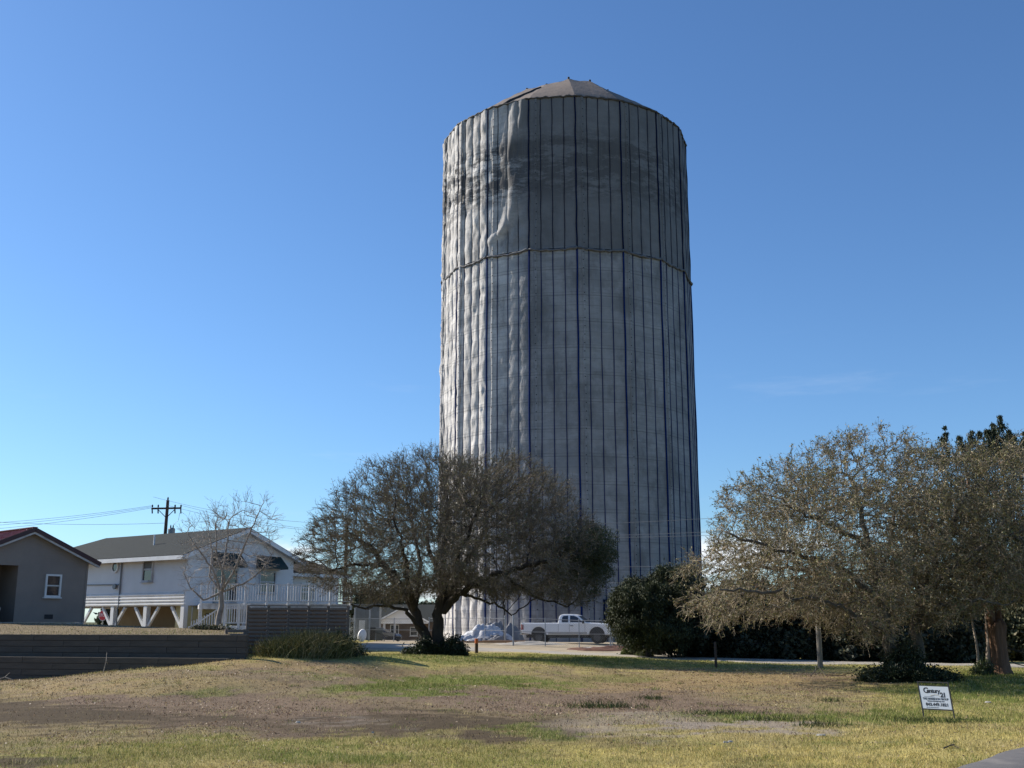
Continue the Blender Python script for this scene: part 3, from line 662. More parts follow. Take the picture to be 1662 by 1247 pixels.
for i in range(npost - 1):
    rl = MB().box2((sp * i + .057, -.11, DF + .98), (sp * (i + 1) - .057, -.06, DF + 1.04)).build('rail', M['deckwhite'], dk)
    MB().box2((sp * i + .057, -.11, DF + .10), (sp * (i + 1) - .057, -.06, DF + .16)).build('rail', M['deckwhite'], dk)
    k = .14
    while k < sp - .1:
        link('baluster', bm_, M['deckwhite'], dk, (sp * i + k, -.085, DF + .57), (0, 0, random.uniform(-.1, .1))); k += .135
    if i >= 4:
        MB().box2((sp * i + .057, 4.88, DF + .98), (sp * (i + 1) - .057, 4.93, DF + 1.04)).build('rail', M['deckwhite'], dk)
        k = .14
        while k < sp - .1: link('baluster', bm_, M['deckwhite'], dk, (sp * i + k, 4.9, DF + .57)); k += .135
# lower landing with stairs
la = W(363, 1016, 57.2); lb = W(404, 1016, 57.0); LL = lb.x - la.x
ld = thing('stair_landing', 'white railed stair landing in front of the deck, steps going down left', 'stairs', (la.x, la.y, DG), 0)
LF = la.z - DG
MB().box2((0, 0, LF - .05), (LL, 1.6, LF)).build('landing_floor', M['whitedirty'], ld)
MB().box2((0, -.04, LF - .42), (LL, -.002, LF)).build('fascia', M['white'], ld)
MB().box2((.0, .0, -.4), (LL, .08, LF - .43)).build('skirt_panel', M['whitedirty'], ld)
for x in (.05, .78, LL - .05): MB().box((x, -.09, LF + .30), (.12, .11, 1.65)).build('post', M['white'], ld)
MB().box2((.0, -.12, LF + 1.02), (LL, -.06, LF + 1.08)).build('rail', M['white'], ld); MB().box2((.0, -.12, LF + .12), (LL, -.06, LF + .18)).build('rail', M['white'], ld)
k = .16
while k < LL - .1:
    link('baluster', bm_, M['deckwhite'], ld, (k, -.09, LF + .6)); k += .125
SX, SN = -1.75, 6
for i in range(SN):
    MB().box2((SX * (i + 1) / SN, 0, LF - (LF + .0) * (i + 1) / (SN + 1) - .04), (SX * i / SN, 1.2, LF - LF * (i + 1) / (SN + 1))).build('step', M['whitedirty'], ld)
MB().bar((0, -.02, LF - .12), (SX, -.02, -.02), .05, .26).build('stringer', M['white'], ld)
MB().bar((0, -.09, LF + 1.05), (SX, -.09, .62), .06, .06).build('hand_rail', M['white'], ld)
MB().box((SX, -.09, .30), (.10, .10, .85)).build('post', M['white'], ld)
for i in range(13):
    t = (i + .6) / 13.4; x = SX * t; zz = LF * (1 - t); link('baluster', bm_, M['white'], ld, (x, -.09, zz + .56 - .02 * i * .2))

# ------------------------------------------------------------------ small brick house far behind
bp = W(622, 1041, 100)
bh = thing('brick_house', 'small low brick house with grey gabled porch behind the left fence', 'house', (bp.x, bp.y, -.3), R(4))
hb = 2.2
MB().box2((-2.6, 1.0, 0), (6.5, 8, hb)).build('wall', M['brick'], bh)
MB().add([(-3, .5, hb), (7, .5, hb), (7, 4.5, hb + 1.6), (-2.6, 4.5, hb + 1.6), (-3, 8.5, hb), (7, 8.5, hb)], [(0, 1, 2, 3), (3, 2, 5, 4), (0, 3, 4), (1, 5, 2)]).build('roof', M['shingle'], bh)
px0, px1 = -.4, 3.8; pk = (px0 + px1) / 2
MB().add([(px0, -1.2, hb), (px1, -1.2, hb), (pk, -1.2, hb + 1.15)], [(0, 1, 2)]).build('gable', M['whiteside'], bh)
for s, xe in ((-1, px0 - .25), (1, px1 + .25)):
    MB().add([(pk, -1.4, hb + 1.3), (xe, -1.4, hb + .02), (xe, 4, hb + .02), (pk, 4, hb + 1.3), (pk, -1.4, hb + 1.22), (xe, -1.4, hb - .06), (xe, 4, hb - .06), (pk, 4, hb + 1.22)],
             [(0, 1, 2, 3), (4, 5, 6, 7), (0, 1, 5, 4), (1, 2, 6, 5), (2, 3, 7, 6)]).build('porch_roof', M['shingle'], bh)
    MB().bar((pk, -1.43, hb + 1.24), (xe, -1.43, hb - .03), .03, .14).build('barge_board', M['white'], bh)
MB().box2((px0 - .2, -1.22, hb - .16), (px1 + .2, -1.1, hb - .002)).build('porch_beam', M['white'], bh)
for x in (px0 + .5, px0 + 1.45): MB().box2((x - .1, -1.15, -.3), (x + .1, -.95, hb - .17)).build('porch_post', M['whitedirty'], bh)
window(bh, frame3((.95, .97, 1.15), (1, 0, 0), (0, -1, 0)), .8, 1.6, M['white'], .07, 1, sill=False, name='door')
window(bh, frame3((2.7, .97, 1.35), (1, 0, 0), (0, -1, 0)), .7, .8, M['white'], .07, 2)
# ================================================================== SHROUDED TOWER
TX, TY, TR, NF = 4.78, 93.0, 11.02, 18
TB = gz(4, 84); TB = .35
tw = thing('shrouded_tower', 'tall round tower wrapped in grey fabric with blue ropes', 'tower', (TX, TY, TB))
Z0, Z1, Z2 = 0.0, 31.0 - TB, 44.1 - TB
m = bpy.data.materials.new('shroud_fabric'); m.use_nodes = True; t = m.node_tree; L = t.links; b = t.nodes['Principled BSDF']
b.inputs['Roughness'].default_value = .75; b.inputs['Specular IOR Level'].default_value = .12
tcn = t.nodes.new('ShaderNodeTexCoord')
def nz(sc, st=(1, 1, 1), det=5, r=.6, loc=(0, 0, 0)):
    mp = t.nodes.new('ShaderNodeMapping'); mp.inputs['Scale'].default_value = st; mp.inputs['Location'].default_value = loc; L.new(tcn.outputs['Object'], mp.inputs[0])
    n = t.nodes.new('ShaderNodeTexNoise'); n.inputs['Scale'].default_value = sc; n.inputs['Detail'].default_value = det; n.inputs['Roughness'].default_value = r
    L.new(mp.outputs[0], n.inputs[0]); return n.outputs['Fac']
def mr(v, a_, b_, c=0, d=1, sm=False):
    n = t.nodes.new('ShaderNodeMapRange'); L.new(v, n.inputs[0])
    for i, q in enumerate((a_, b_, c, d)): n.inputs[i + 1].default_value = q
    if sm: n.interpolation_type = 'SMOOTHSTEP'
    return n.outputs[0]
def mt(op, a_, b_=None):
    n = t.nodes.new('ShaderNodeMath'); n.operation = op
    for i, v in enumerate((a_, b_)):
        if v is None: continue
        if isinstance(v, (int, float)): n.inputs[i].default_value = v
        else: L.new(v, n.inputs[i])
    return n.outputs[0]
def mx(f, A, B):
    n = t.nodes.new('ShaderNodeMix'); n.data_type = 'RGBA'; L.new(f, n.inputs[0])
    for i, q in ((6, A), (7, B)):
        if isinstance(q, tuple): n.inputs[i].default_value = (*q, 1)
        else: L.new(q, n.inputs[i])
    return n.outputs[2]
sp_ = t.nodes.new('ShaderNodeSeparateXYZ'); L.new(tcn.outputs['Object'], sp_.inputs[0]); zz = sp_.outputs[2]
shade_side = mr(mt('ADD', mt('ADD', sp_.outputs[0], mt('MULTIPLY', sp_.outputs[1], .12)), mt('MULTIPLY', nz(.35), 3.0)), -6.2, -2.6, sm=True)   # sun contrast painted in: pale cloth on the lit left, dark on the shaded rest
base = mx(shade_side, mx(mr(nz(.5), .3, .7), (.68, .65, .62), (.57, .545, .52)), mx(mr(nz(.5), .3, .7), (.335, .335, .345), (.255, .257, .268)))
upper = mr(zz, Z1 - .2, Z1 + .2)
base = mx(mt('MULTIPLY', upper, mr(shade_side, 0, 1, .12, .66)), base, (.12, .12, .125))                      # the upper skirt is older, dirtier cloth, painted darker still on the shaded side
band = mt('MULTIPLY', mr(zz, Z1 + 3.5, Z1 + 6.0, sm=True), mr(zz, Z1 + 10.8, Z1 + 8.6, sm=True))
stain = mt('MULTIPLY', mr(nz(.32, (1, 1, 3.2), 9, .78), .42, .55, sm=True), mt('ADD', mt('MULTIPLY', band, .95), .24))
base = mx(stain, base, (.10, .098, .10))
lowst = mr(nz(.38, (1, 1, .6), 8, .7, (3, 1, 7)), .46, .66, sm=True)
base = mx(mt('MULTIPLY', lowst, .62), base, (.12, .12, .122))
base = mx(mt('MULTIPLY', mr(nz(1.6, (2.5, 2.5, .12), 4, .6, (5, 0, 0)), .55, .75), .32), base, (.19, .185, .18))   # runs of dirt
base = mx(mt('MULTIPLY', mr(nz(.8, (.5, .5, 6.0), 4, .6, (0, 4, 0)), .58, .72), .30), base, (.16, .155, .15))      # level dirt lines
# stitched level seams in the cloth: one every 1.07 m, fainter ones between
def seam(per, wd, off=0.0):
    q = mt('ABSOLUTE', mt('SUBTRACT', mt('FRACT', mt('DIVIDE', mt('ADD', zz, off), per)), .5)); return mr(q, wd / per, 0.0)
wob = mt('MULTIPLY', nz(.15), .5)
base = mx(mt('MULTIPLY', mt('MULTIPLY', seam(2.14, .05), mr(zz, Z1, Z1 - .1)), .6), base, (.10, .10, .11))
base = mx(mt('MULTIPLY', mt('MULTIPLY', seam(1.07, .035, .3), mr(zz, Z1, Z1 - .1)), .6), base, (.14, .14, .15))
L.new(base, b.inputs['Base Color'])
bn = t.nodes.new('ShaderNodeBump'); bn.inputs['Strength'].default_value = .7; bn.inputs['Distance'].default_value = .12
hgt = mt('ADD', nz(1.6, (1, 1, .3), 7, .62), mt('MULTIPLY', nz(6, (1, 1, .5), 5), .3)); L.new(hgt, bn.inputs['Height']); L.new(bn.outputs[0], b.inputs['Normal'])
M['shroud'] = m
A0 = 2.0                                          # bearing of the first edge; 0 = towards the camera, positive = right
def vert(k, r=TR):
    a_ = R(A0 + k * 20.0); return Vector((r * math.sin(a_), -r * math.cos(a_), 0))
def panel(k, j, za, zb, seed):
    """one cloth panel, the j-th of four on facet k"""
    g = np.random.default_rng(seed); mid = (A0 + (k + .5) * 20 + 180) % 360 - 180
    windy = 1.0 if -100 < mid < -36 else (.45 if -36 <= mid < -15 else .08)
    slack = windy * (1.0 if zb > Z1 + 1 else (.9 if mid < -36 else .45))
    pa, pb = vert(k), vert(k + 1); nrm = ((pa + pb) / 2).normalized(); nh = 9; nv = int((zb - za) / .24) + 1
    s = np.linspace(0, 1, nh); z = np.linspace(za, zb, nv); S, Z = np.meshgrid(s, z); gs = (j + S) / 4
    edge = np.sin(np.pi * S) ** .42
    amp = (.045 + .115 * slack) * (1 + .13 * np.sin(Z * .55 + g.random() * 6) + .08 * np.sin(Z * 1.7 + g.random() * 6))
    D = edge * amp
    for q in range(5):                            # slanting folds in slack cloth
        kz = .8 + 2.2 * g.random(); ks = g.normal() * 3; D += edge * slack * .022 * np.sin(Z * kz * 1.6 + ks * S * 2 + g.random() * 6)
    for q in range(int(2 + 5 * slack)):           # sharp local creases
        zc = za + (zb - za) * g.random(); D += -slack * .045 * edge * np.exp(-((Z - zc - (S - .5) * g.normal() * 2.5) / (.12 + .1 * g.random())) ** 2)
    D += .012 * np.sin(Z * 5.87) * (zb <= Z1 + .1) * edge
    if k == -2 and zb > Z1 + 1:                   # the big loose fold hanging on the upper skirt
        zc = (Z - za) / (zb - za); c1 = np.interp(zc, [.0, .10, .16, .28, .45, .60, .72, .85, 1], [.05, .10, .42, .60, .66, .52, .60, .70, .70]); wdt = .14
        D += .22 * np.exp(-((gs - c1) / wdt) ** 2) * smooth(.04, .14, zc) * (1 - .6 * smooth(.8, 1, zc))
        c2 = np.interp(zc, [0, .2, .5, .8, 1], [.95, .82, .74, .80, .88]); D += .14 * np.exp(-((gs - c2) / .05) ** 2) * smooth(.15, .3, zc)
    D += .05 * slack * g.normal(size=D.shape) * edge * .25
    # edges follow the ropes, which sway a little
    sway = lambda jj: .05 * math.sin(jj * 7.1 + k) * np.sin(Z * .35 + jj * 2 + k)
    P = pa[:][0] + 0 * S
    X = pa.x + (pb.x - pa.x) * gs + nrm.x * D; Y = pa.y + (pb.y - pa.y) * gs + nrm.y * D
    V = np.stack([X, Y, Z], -1).reshape(-1, 3); i = np.arange(nh * nv).reshape(nv, nh)
    Fc = np.stack([i[:-1, :-1], i[:-1, 1:], i[1:, 1:], i[1:, :-1]], -1).reshape(-1, 4)
    return np_mesh('fabric_panel', V, Fc, None, True)
rope_m = {}
def rope(za, zb, r, m_, k, f, out):
    pa, pb = vert(k), vert(k + 1); p = pa.lerp(pb, f); n = p.normalized() if f == 0 else ((pa + pb) / 2).normalized()
    key = (za, r)
    if key not in rope_m:
        pts = [(.018 * math.sin(q * 1.3), .018 * math.cos(q * .9), q * (zb - za) / 24) for q in range(25)]
        rope_m[key] = MB().tube(pts, r, 6).mesh('rope', True)
    me = rope_m[key]
    return link('rope', me, m_, tw, (p.x + n.x * out, p.y + n.y * out, za), (0, 0, random.random() * 6))
for k in range(-9, 9):
    mid = (A0 + (k + .5) * 20 + 180) % 360 - 180
    for ti, (za, zb) in enumerate(((Z0, Z1 - .03), (Z1 + .03, Z2))):
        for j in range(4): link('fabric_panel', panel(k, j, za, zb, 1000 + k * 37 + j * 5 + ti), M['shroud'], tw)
        rm = M['bluerope'] if ti == 0 else M['navyrope']
        rope(za, zb, .075 if ti == 0 else .06, rm, k, 0.0, .05)
        for j in (1, 2, 3): rope(za, zb, .031 if ti == 0 else .026, rm, k, j / 4, .035)
        # laced overlap beside each main rope with its row of dark grommets
        if -110 < mid < 110:
            pa, pb = vert(k), vert(k + 1); dx = (pb - pa).normalized(); n = ((pa + pb) / 2).normalized(); f = .135 if ti == 0 else .15; w_ = .26
            st = MB(); q = 0; Vn = []; nn = int((zb - za) / .5); c0 = pa.lerp(pb, f)
            for i in range(nn + 1):
                z = za + (zb - za) * i / nn; o_ = .035 * math.sin(z * .8 + k)
                for s_, h_ in ((-w_ / 2, .06), (-w_ / 4, .135), (w_ / 4, .135), (w_ / 2, .06)): Vn.append(tuple(c0 + dx * (s_ + o_) + n * (h_ + (.12 if mid < -36 else 0)) + Vector((0, 0, z))))
            Fn = [(i * 4 + c, i * 4 + c + 1, i * 4 + c + 5, i * 4 + c + 4) for i in range(nn) for c in range(3)]
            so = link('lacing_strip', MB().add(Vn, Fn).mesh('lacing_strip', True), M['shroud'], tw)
            gm = MB(); z = za + .4
            while z < zb - .2:
                c = c0 + dx * (.035 * math.sin(z * .8 + k)) + n * (.142 + (.12 if mid < -36 else 0)) + Vector((0, 0, z))
                gm.add([c + dx * a_ * .045 + Vector((0, 0, b_ * .045)) for a_, b_ in ((-1, -.5), (-.5, -1), (.5, -1), (1, -.5), (1, .5), (.5, 1), (-.5, 1), (-1, .5))], [tuple(range(8))]); z += .68
            tag(link('grommets', gm.mesh('grommets'), M['blacktrim'], so), kind='stuff')
# frayed seam where the two skirts meet, hem at the rim
def hem(z, amp, r0, r1, out, name, m_, seed):
    for k in range(-9, 9):
        g = random.Random(seed * 100 + k); pa, pb = vert(k, TR + out), vert(k + 1, TR + out); pts = []; rs = []
        for i in range(17):
            s = i / 16; p = pa.lerp(pb, s); zz_ = z - amp * 4 * s * (1 - s) + .03 * math.sin(s * 25 + k) + .03 * math.sin(s * 61 + k * 3); 
            if i in (0, 16): zz_ = z
            pts.append((p.x * (1 + .002 * g.random()), p.y * (1 + .002 * g.random()), zz_)); rs.append(r0 + (r1 - r0) * g.random())
        MB().tube(pts, rs, 6, cap=True).build(name, m_, tw, smooth=True)
hem(Z1, .16, .05, .13, .14, 'seam_cord', mat('seam_cloth', (.16, .16, .17), (.06, .06, .07), 3, .8), 3)
hem(Z2, -.02, .05, .12, .08, 'rim_hem', mat('rim_cloth', (.09, .08, .075), (.04, .037, .035), 3, .8), 5)
# roof: cloth gores over a ring of poles
ZR = 48.2 - TB; RR = 5.6
def roofp(k, s, rho):
    """rho 0 = rim, 1 = ring"""
    a_ = R(A0 + (k + s) * 20.0); sag = 1 - .055 * math.sin(math.pi * s) * (1 if rho > .05 else 0)
    r = TR * (1 - rho) + RR * rho; rim = math.cos(R(10)) / math.cos(R((s - .5) * 20)); r = r * (rim * (1 - rho) + rho)
    z = Z2 + (ZR - Z2 + (.35 * (1 - s) if k == 0 else 0) + (.35 if k == 1 else 0) * (1 - s) + (.35 * s if k in (-1, 0) else 0)) * (rho ** .9) - .13 * math.sin(math.pi * s) * rho - .05 * math.sin(math.pi * rho) + .03 * math.sin(rho * 20 + k * 3 + s * 9)
    return (r * math.sin(a_), -r * math.cos(a_), z)
for k in range(-9, 9):
    V = [roofp(k, i / 8, j / 12) for j in range(13) for i in range(9)]
    Fc = [(j * 9 + i, j * 9 + i + 1, (j + 1) * 9 + i + 1, (j + 1) * 9 + i) for j in range(12) for i in range(8)]
    link('roof_panel', MB().add(V, Fc).mesh('roof_panel', True), M['rooffabric'], tw)
    p = roofp(k, 0, 1); MB().tube([(p[0], p[1], p[2] - .6), (p[0], p[1], p[2] + (.12 if k in (0, 1) else .02))], .10, 8).build('roof_pole', M['blacktrim'], tw)
V = [(0, 0, ZR - .5)] + [roofp(k, i / 4, 1) for k in range(-9, 9) for i in range(4)]
MB().add(V, [(0, 1 + i, 1 + (i + 1) % 72) for i in range(72)]).build('roof_cap', M['rooffabric'], tw, smooth=True)
pts = [tuple(Vector(roofp(-2, .35 + .1 * j, j / 8)) + Vector((0, 0, .05))) for j in range(0, 7)]
MB().tube(pts, [.10, .13, .12, .09, .11, .08, .06], 6).build('roof_strap', M['blacktrim'], tw)
# entrance framed in dark blue at the foot, right of the middle
for ang, ww_, hh_, mm_ in ((14.5, 1.5, 3.1, 'navyrope'), (22, 2.2, 2.8, 'tarpblue'), (30, 1.6, 4.2, 'navyrope')):
    a_ = R(ang); c = Vector((math.sin(a_), -math.cos(a_), 0)) * (TR + .12); mxx = frame3((c.x, c.y, 0), (math.cos(a_), math.sin(a_), 0), (math.sin(a_), -math.cos(a_), 0))
    f = MB(); f.box((-ww_ / 2, 0, hh_ / 2), (.14, .12, hh_)); f.box((ww_ / 2, 0, hh_ / 2), (.14, .12, hh_)); f.box((0, 0, hh_), (ww_ + .14, .12, .14)); put(f, mxx).build('entrance_frame', M[mm_], tw)
MB()
# ================================================================== TREES
def nrmz(a): return a / np.maximum(np.linalg.norm(a, axis=-1, keepdims=True), 1e-9)
def crown_pts(c, outline, ry, n, seed, shell=.55, drop=None, front=1.0, gap=None, gs=1.0):
    """points filling a crown: outline = [(dx, dz)...] round the centre c in metres; ry = half depth"""
    g = np.random.default_rng(seed); o = np.array(outline, float); ang = np.arctan2(o[:, 1], o[:, 0]); rad = np.hypot(o[:, 0], o[:, 1]); k = np.argsort(ang); ang = ang[k]; rad = rad[k]
    phi = (g.random(n) * 2 - 1) * np.pi; cz = g.random(n) * 2 - 1; psi = np.arcsin(cz)
    rr = np.interp(phi, ang, rad, period=2 * np.pi); lump = 1 + .05 * np.sin(phi * 5 + 3 * psi + seed) + .035 * np.sin(phi * 9 - 5 * psi + seed * 2)
    rho = (1 - (1 - shell) * g.random(n) ** 1.1) * 1.0; rho = np.where(g.random(n) < .25, g.random(n) ** .5, rho) * lump / 1.035
    x = rr * np.cos(psi) * np.cos(phi); z = rr * np.cos(psi) * np.sin(phi); y = ry * np.sin(psi) * front
    Q = np.array(c) + np.stack([x, y, z], 1) * rho[:, None]
    if gap is not None:
        a_, b_, d_ = Q[:, 0] * gs, Q[:, 1] * gs, Q[:, 2] * gs
        f = np.sin(2.3 * a_ + 1.3 * np.sin(1.9 * d_ + seed)) + np.sin(2.6 * d_ + 1.5 * np.sin(2.1 * b_) + 1) + np.sin(2.2 * b_ + 1.4 * np.sin(2.0 * a_ + 2))
        Q = Q[(f > gap) | (g.random(n) < .10)]
    return Q
def colonize(att, seeds, step=.3, infl=3.5, kill=.45, maxit=110, seed=1, jit=.22, up=.0, wobble=.05):
    """seeds: list of polylines; each (points, radii, parent polyline index or None)"""
    g = np.random.default_rng(seed); P = []; par = []; smin = []
    starts = []
    for pts, rad, pr in seeds:
        pts = [Vector(p) for p in pts]; first = True; prev = -1 if pr is None else None; ids = []
        for i in range(len(pts) - 1):
            n = max(1, int((pts[i + 1] - pts[i]).length / step))
            for q in range(n + (i == len(pts) - 2)):
                f = q / n; p = pts[i].lerp(pts[i + 1], f)
                if first and pr is not None:
                    cand = starts[pr]; prev = min(cand, key=lambda c: (Vector(P[c]) - p).length); first = False
                    if (Vector(P[prev]) - p).length < step * .5: continue
                first = False
                wob = wobble if 0 < i + f else 0
                P.append(tuple(p + Vector(g.normal(size=3)) * wob)); par.append(prev); smin.append(rad[0] + (rad[-1] - rad[0]) * ((i + f) / (len(pts) - 1))); prev = len(P) - 1; ids.append(prev)
        starts.append(ids)
    N = len(P); cap = 60000; PP = np.zeros((cap, 3)); PP[:N] = P; par = par + [0] * (cap - N); nch = np.zeros(cap, int)
    for p in par[:N]:
        if p >= 0: nch[p] += 1
    A = att.copy(); nd = np.full(len(A), 1e9); ni = np.zeros(len(A), int)
    def upd(lo, hi):
        nonlocal nd, ni
        for s0 in range(lo, hi, 400):
            d = np.sqrt(((A[:, None, :] - PP[None, s0:min(hi, s0 + 400), :]) ** 2).sum(-1)); j = d.argmin(1); dm = d[np.arange(len(A)), j]; b_ = dm < nd
            nd[b_] = dm[b_]; ni[b_] = j[b_] + s0
    upd(0, N)
    for it in range(maxit):
        keep = nd > kill; A = A[keep]; nd = nd[keep]; ni = ni[keep]
        if len(A) == 0 or N > cap - 3000: break
        act = nd < infl
        if not act.any(): break
        ids, inv = np.unique(ni[act], return_inverse=True); dirs = nrmz(A[act] - PP[ni[act]]); S = np.zeros((len(ids), 3)); np.add.at(S, inv, dirs)
        S = nrmz(nrmz(S) + g.normal(size=S.shape) * jit + np.array([0, 0, up])); ok = nch[ids] < 4
        bad = ids[~ok]
        if len(bad): kb = ~np.isin(ni, bad); A = A[kb]; nd = nd[kb]; ni = ni[kb]
        ids = ids[ok]; S = S[ok]; k = len(ids)
        if k == 0: continue
        PP[N:N + k] = PP[ids] + S * step; par[N:N + k] = ids.tolist(); nch[ids] += 1; upd(N, N + k); N += k
    return PP[:N].copy(), np.array(par[:N]), np.array(smin + [0.0] * (N - len(smin)))
def radii(par, smin, r0, e):
    n = len(par); acc = np.zeros(n); r = np.zeros(n)
    for i in range(n - 1, -1, -1):
        r[i] = max(acc[i] ** (1 / e) if acc[i] > 0 else r0, smin[i])
        if par[i] >= 0: acc[par[i]] += r[i] ** e if smin[i] == 0 else max(acc[i], r0 ** e)
    return r
def skeleton_mesh(name, P, par, r, rmin, wob=.0):
    """one connected tube per chain of nodes thicker than rmin"""
    n = len(P); best = {}
    for i in range(n):
        p = par[i]
        if p >= 0 and (p not in best or r[i] > r[best[p]]): best[p] = i
    mb = MB()
    for i in range(n):
        p = par[i]
        if r[i] < rmin: continue
        if p >= 0 and best.get(p) == i: continue
        ch = ([p] if p >= 0 else []) + [i]; c = i
        while c in best and r[best[c]] >= rmin: c = best[c]; ch.append(c)
        if len(ch) < 2: continue
        rs = [min(r[q], r[i] * 1.0) if q == p else r[q] for q in ch]
        big = max(rs); mb.tube([P[q] for q in ch], [float(x) for x in rs], 10 if big > .12 else (6 if big > .04 else 4), cap=False)
    return mb.mesh(name, True, fix=False)
def strands(P0, P1, r0, r1):
    d = nrmz(P1 - P0); ref = np.where(np.abs(d[:, 2:3]) < .8, np.array([[0, 0, 1.0]]), np.array([[1.0, 0, 0]])); a_ = nrmz(np.cross(d, ref)); b_ = np.cross(d, a_); n = len(P0); vs = []
    for P, rr in ((P0, r0), (P1, r1)):
        for k in range(3):
            t_ = 2 * np.pi * k / 3; vs.append(P + (a_ * math.cos(t_) + b_ * math.sin(t_)) * np.reshape(rr, (-1, 1)))
    V = np.stack(vs, 1).reshape(-1, 3); o = np.arange(n)[:, None] * 6
    Fc = np.concatenate([o + np.array([[k, (k + 1) % 3, (k + 1) % 3 + 3, k + 3]]) for k in range(3)], 0)
    return V, Fc
def twigs(P, par, r, c, rthr, per, l0, l1, rad, seed, outw=.8, up=.15, side=2, sidel=.5):
    """fine twigs growing from the thin branches; returns start, end arrays"""
    g = np.random.default_rng(seed); ids = np.where((r < rthr) & (par >= 0))[0]; ids = np.repeat(ids, per); n = len(ids)
    bd = nrmz(P[ids] - P[par[ids]]); o = nrmz(P[ids] - np.array(c)); d = nrmz(bd * .7 + o * outw + g.normal(size=(n, 3)) * .55 + np.array([0, 0, up]))
    S = P[par[ids]] + (P[ids] - P[par[ids]]) * g.random((n, 1)); Ln = (l0 + (l1 - l0) * g.random((n, 1))); mid = S + d * Ln * .5; d2 = nrmz(d + g.normal(size=(n, 3)) * .35); E = mid + d2 * Ln * .5
    A0 = [S, mid]; A1 = [mid, E]; R0 = [np.full(n, rad), np.full(n, rad * .8)]; R1 = [np.full(n, rad * .8), np.full(n, rad * .45)]
    for q in range(side):
        f = .25 + .6 * g.random((n, 1)); s0 = S + (mid - S) * f if q % 2 else mid + (E - mid) * f; d3 = nrmz(d + g.normal(size=(n, 3)) * .75); A0.append(s0); A1.append(s0 + d3 * Ln * sidel * (.4 + .6 * g.random((n, 1)))); R0.append(np.full(n, rad * .7)); R1.append(np.full(n, rad * .4))
    return np.concatenate(A0), np.concatenate(A1), np.concatenate(R0), np.concatenate(R1)
def leaves(C, size, seed, up=.0, asp=.5, curl=True):
    g = np.random.default_rng(seed); n = len(C); d1 = nrmz(g.normal(size=(n, 3))); nn = nrmz(g.normal(size=(n, 3)) + np.array([0, 0, up])); d2 = nrmz(np.cross(nn, d1)); s = size * (.6 + .8 * g.random((n, 1))); d1 = d1 * s; d2 = d2 * s * asp
    V = np.stack([C - d1, C + d2, C + d1, C - d2], 1).reshape(-1, 3); return V, np.arange(4 * n).reshape(-1, 4)
def pick(pal, wts, n, seed, var=.3):
    g = np.random.default_rng(seed); pal = np.array(pal); wts = np.array(wts, float); c = pal[g.choice(len(pal), n, p=wts / wts.sum())]; return c * (1 - var / 2 + var * g.random((n, 1)))

def tree(name, label, seeds, att, c, barkm, grp=None, step=.3, infl=3.0, kill=.42, r0=.008, e=2.35, seed=1, rmin=.016, tw=(.03, 3, .25, .6, .006), twcol=(.11, .085, .06),
         leafn=2, leafs=.035, pal=None, wts=None, side=2, sidel=.5, outw=.8, up=.15, jit=.22, maxit=110, extra=None, shade=None, cat='tree', leaf_mat='leaf', dens=None, wobble=.05):
    P, par, smin = colonize(att, seeds, step, infl, kill, maxit, seed, jit, 0, wobble); r = radii(par, smin, r0, e); base = Vector(seeds[0][0][0]); t_ = thing(name, label, cat, base, 0, grp); b0 = np.array(base)
    Pl = P - b0; cl = np.array(c) - b0
    link('trunk', skeleton_mesh('trunk', [tuple(p) for p in Pl], par.tolist(), r, rmin), barkm, t_)
    a_, b_, q0, q1 = twigs(Pl, par, r, cl, tw[0], tw[1], tw[2], tw[3], tw[4], seed + 9, outw, up, side, sidel)
    thin = np.where((r < rmin) & (par >= 0))[0]
    a2 = np.concatenate([a_, Pl[par[thin]]]); b2 = np.concatenate([b_, Pl[thin]]); V, Fc = strands(a2, b2, np.concatenate([q0, r[thin]]), np.concatenate([q1, r[thin]]))
    g = np.random.default_rng(seed + 3); cc = np.array(twcol) * (.65 + .8 * g.random((len(a2), 1)))
    tag(link('twigs', np_mesh('twigs', V, Fc, np.repeat(cc, 6, 0)), M['twig'], t_), kind='stuff')
    if leafn > 0:
        n = int(len(b_) * leafn); i = g.integers(0, len(b_), n)
        if dens is not None: i = i[g.random(n) < dens(b_[i] + b0)]; n = len(i)
        Cn = a_[i] + (b_[i] - a_[i]) * (g.random((n, 1)) ** .5 * 1.05) + g.normal(size=(n, 3)) * leafs * .8
        col = pick(pal, wts, n, seed + 5)
        if extra is not None:
            E, ecol = extra; Cn = np.concatenate([Cn, E - b0]); col = np.concatenate([col, ecol])
        V, Fc = leaves(Cn, leafs, seed + 6); tag(link('foliage', np_mesh('foliage', V, Fc, np.repeat(col, 4, 0)), M[leaf_mat], t_), kind='stuff')
    print(name, 'nodes', len(P), 'strands', len(a2)); return t_
def Z4(pts, Y, dys=None, s=3.022, u0=460, v0=700):
    return [W(u0 + p[0] / s, v0 + p[1] / s, Y + (p[2] if len(p) > 2 else 0)) for p in pts]
def px_outline(pts, c, Y): 
    o = []
    for u, v in pts: p = W(u, v, Y); o.append((p.x - c[0], p.z - c[2]))
    # densify
    out = []
    for i in range(len(o)):
        a_, b_ = o[i], o[(i + 1) % len(o)]
        for k in range(6): out.append((a_[0] + (b_[0] - a_[0]) * k / 6, a_[1] + (b_[1] - a_[1]) * k / 6))
    return out

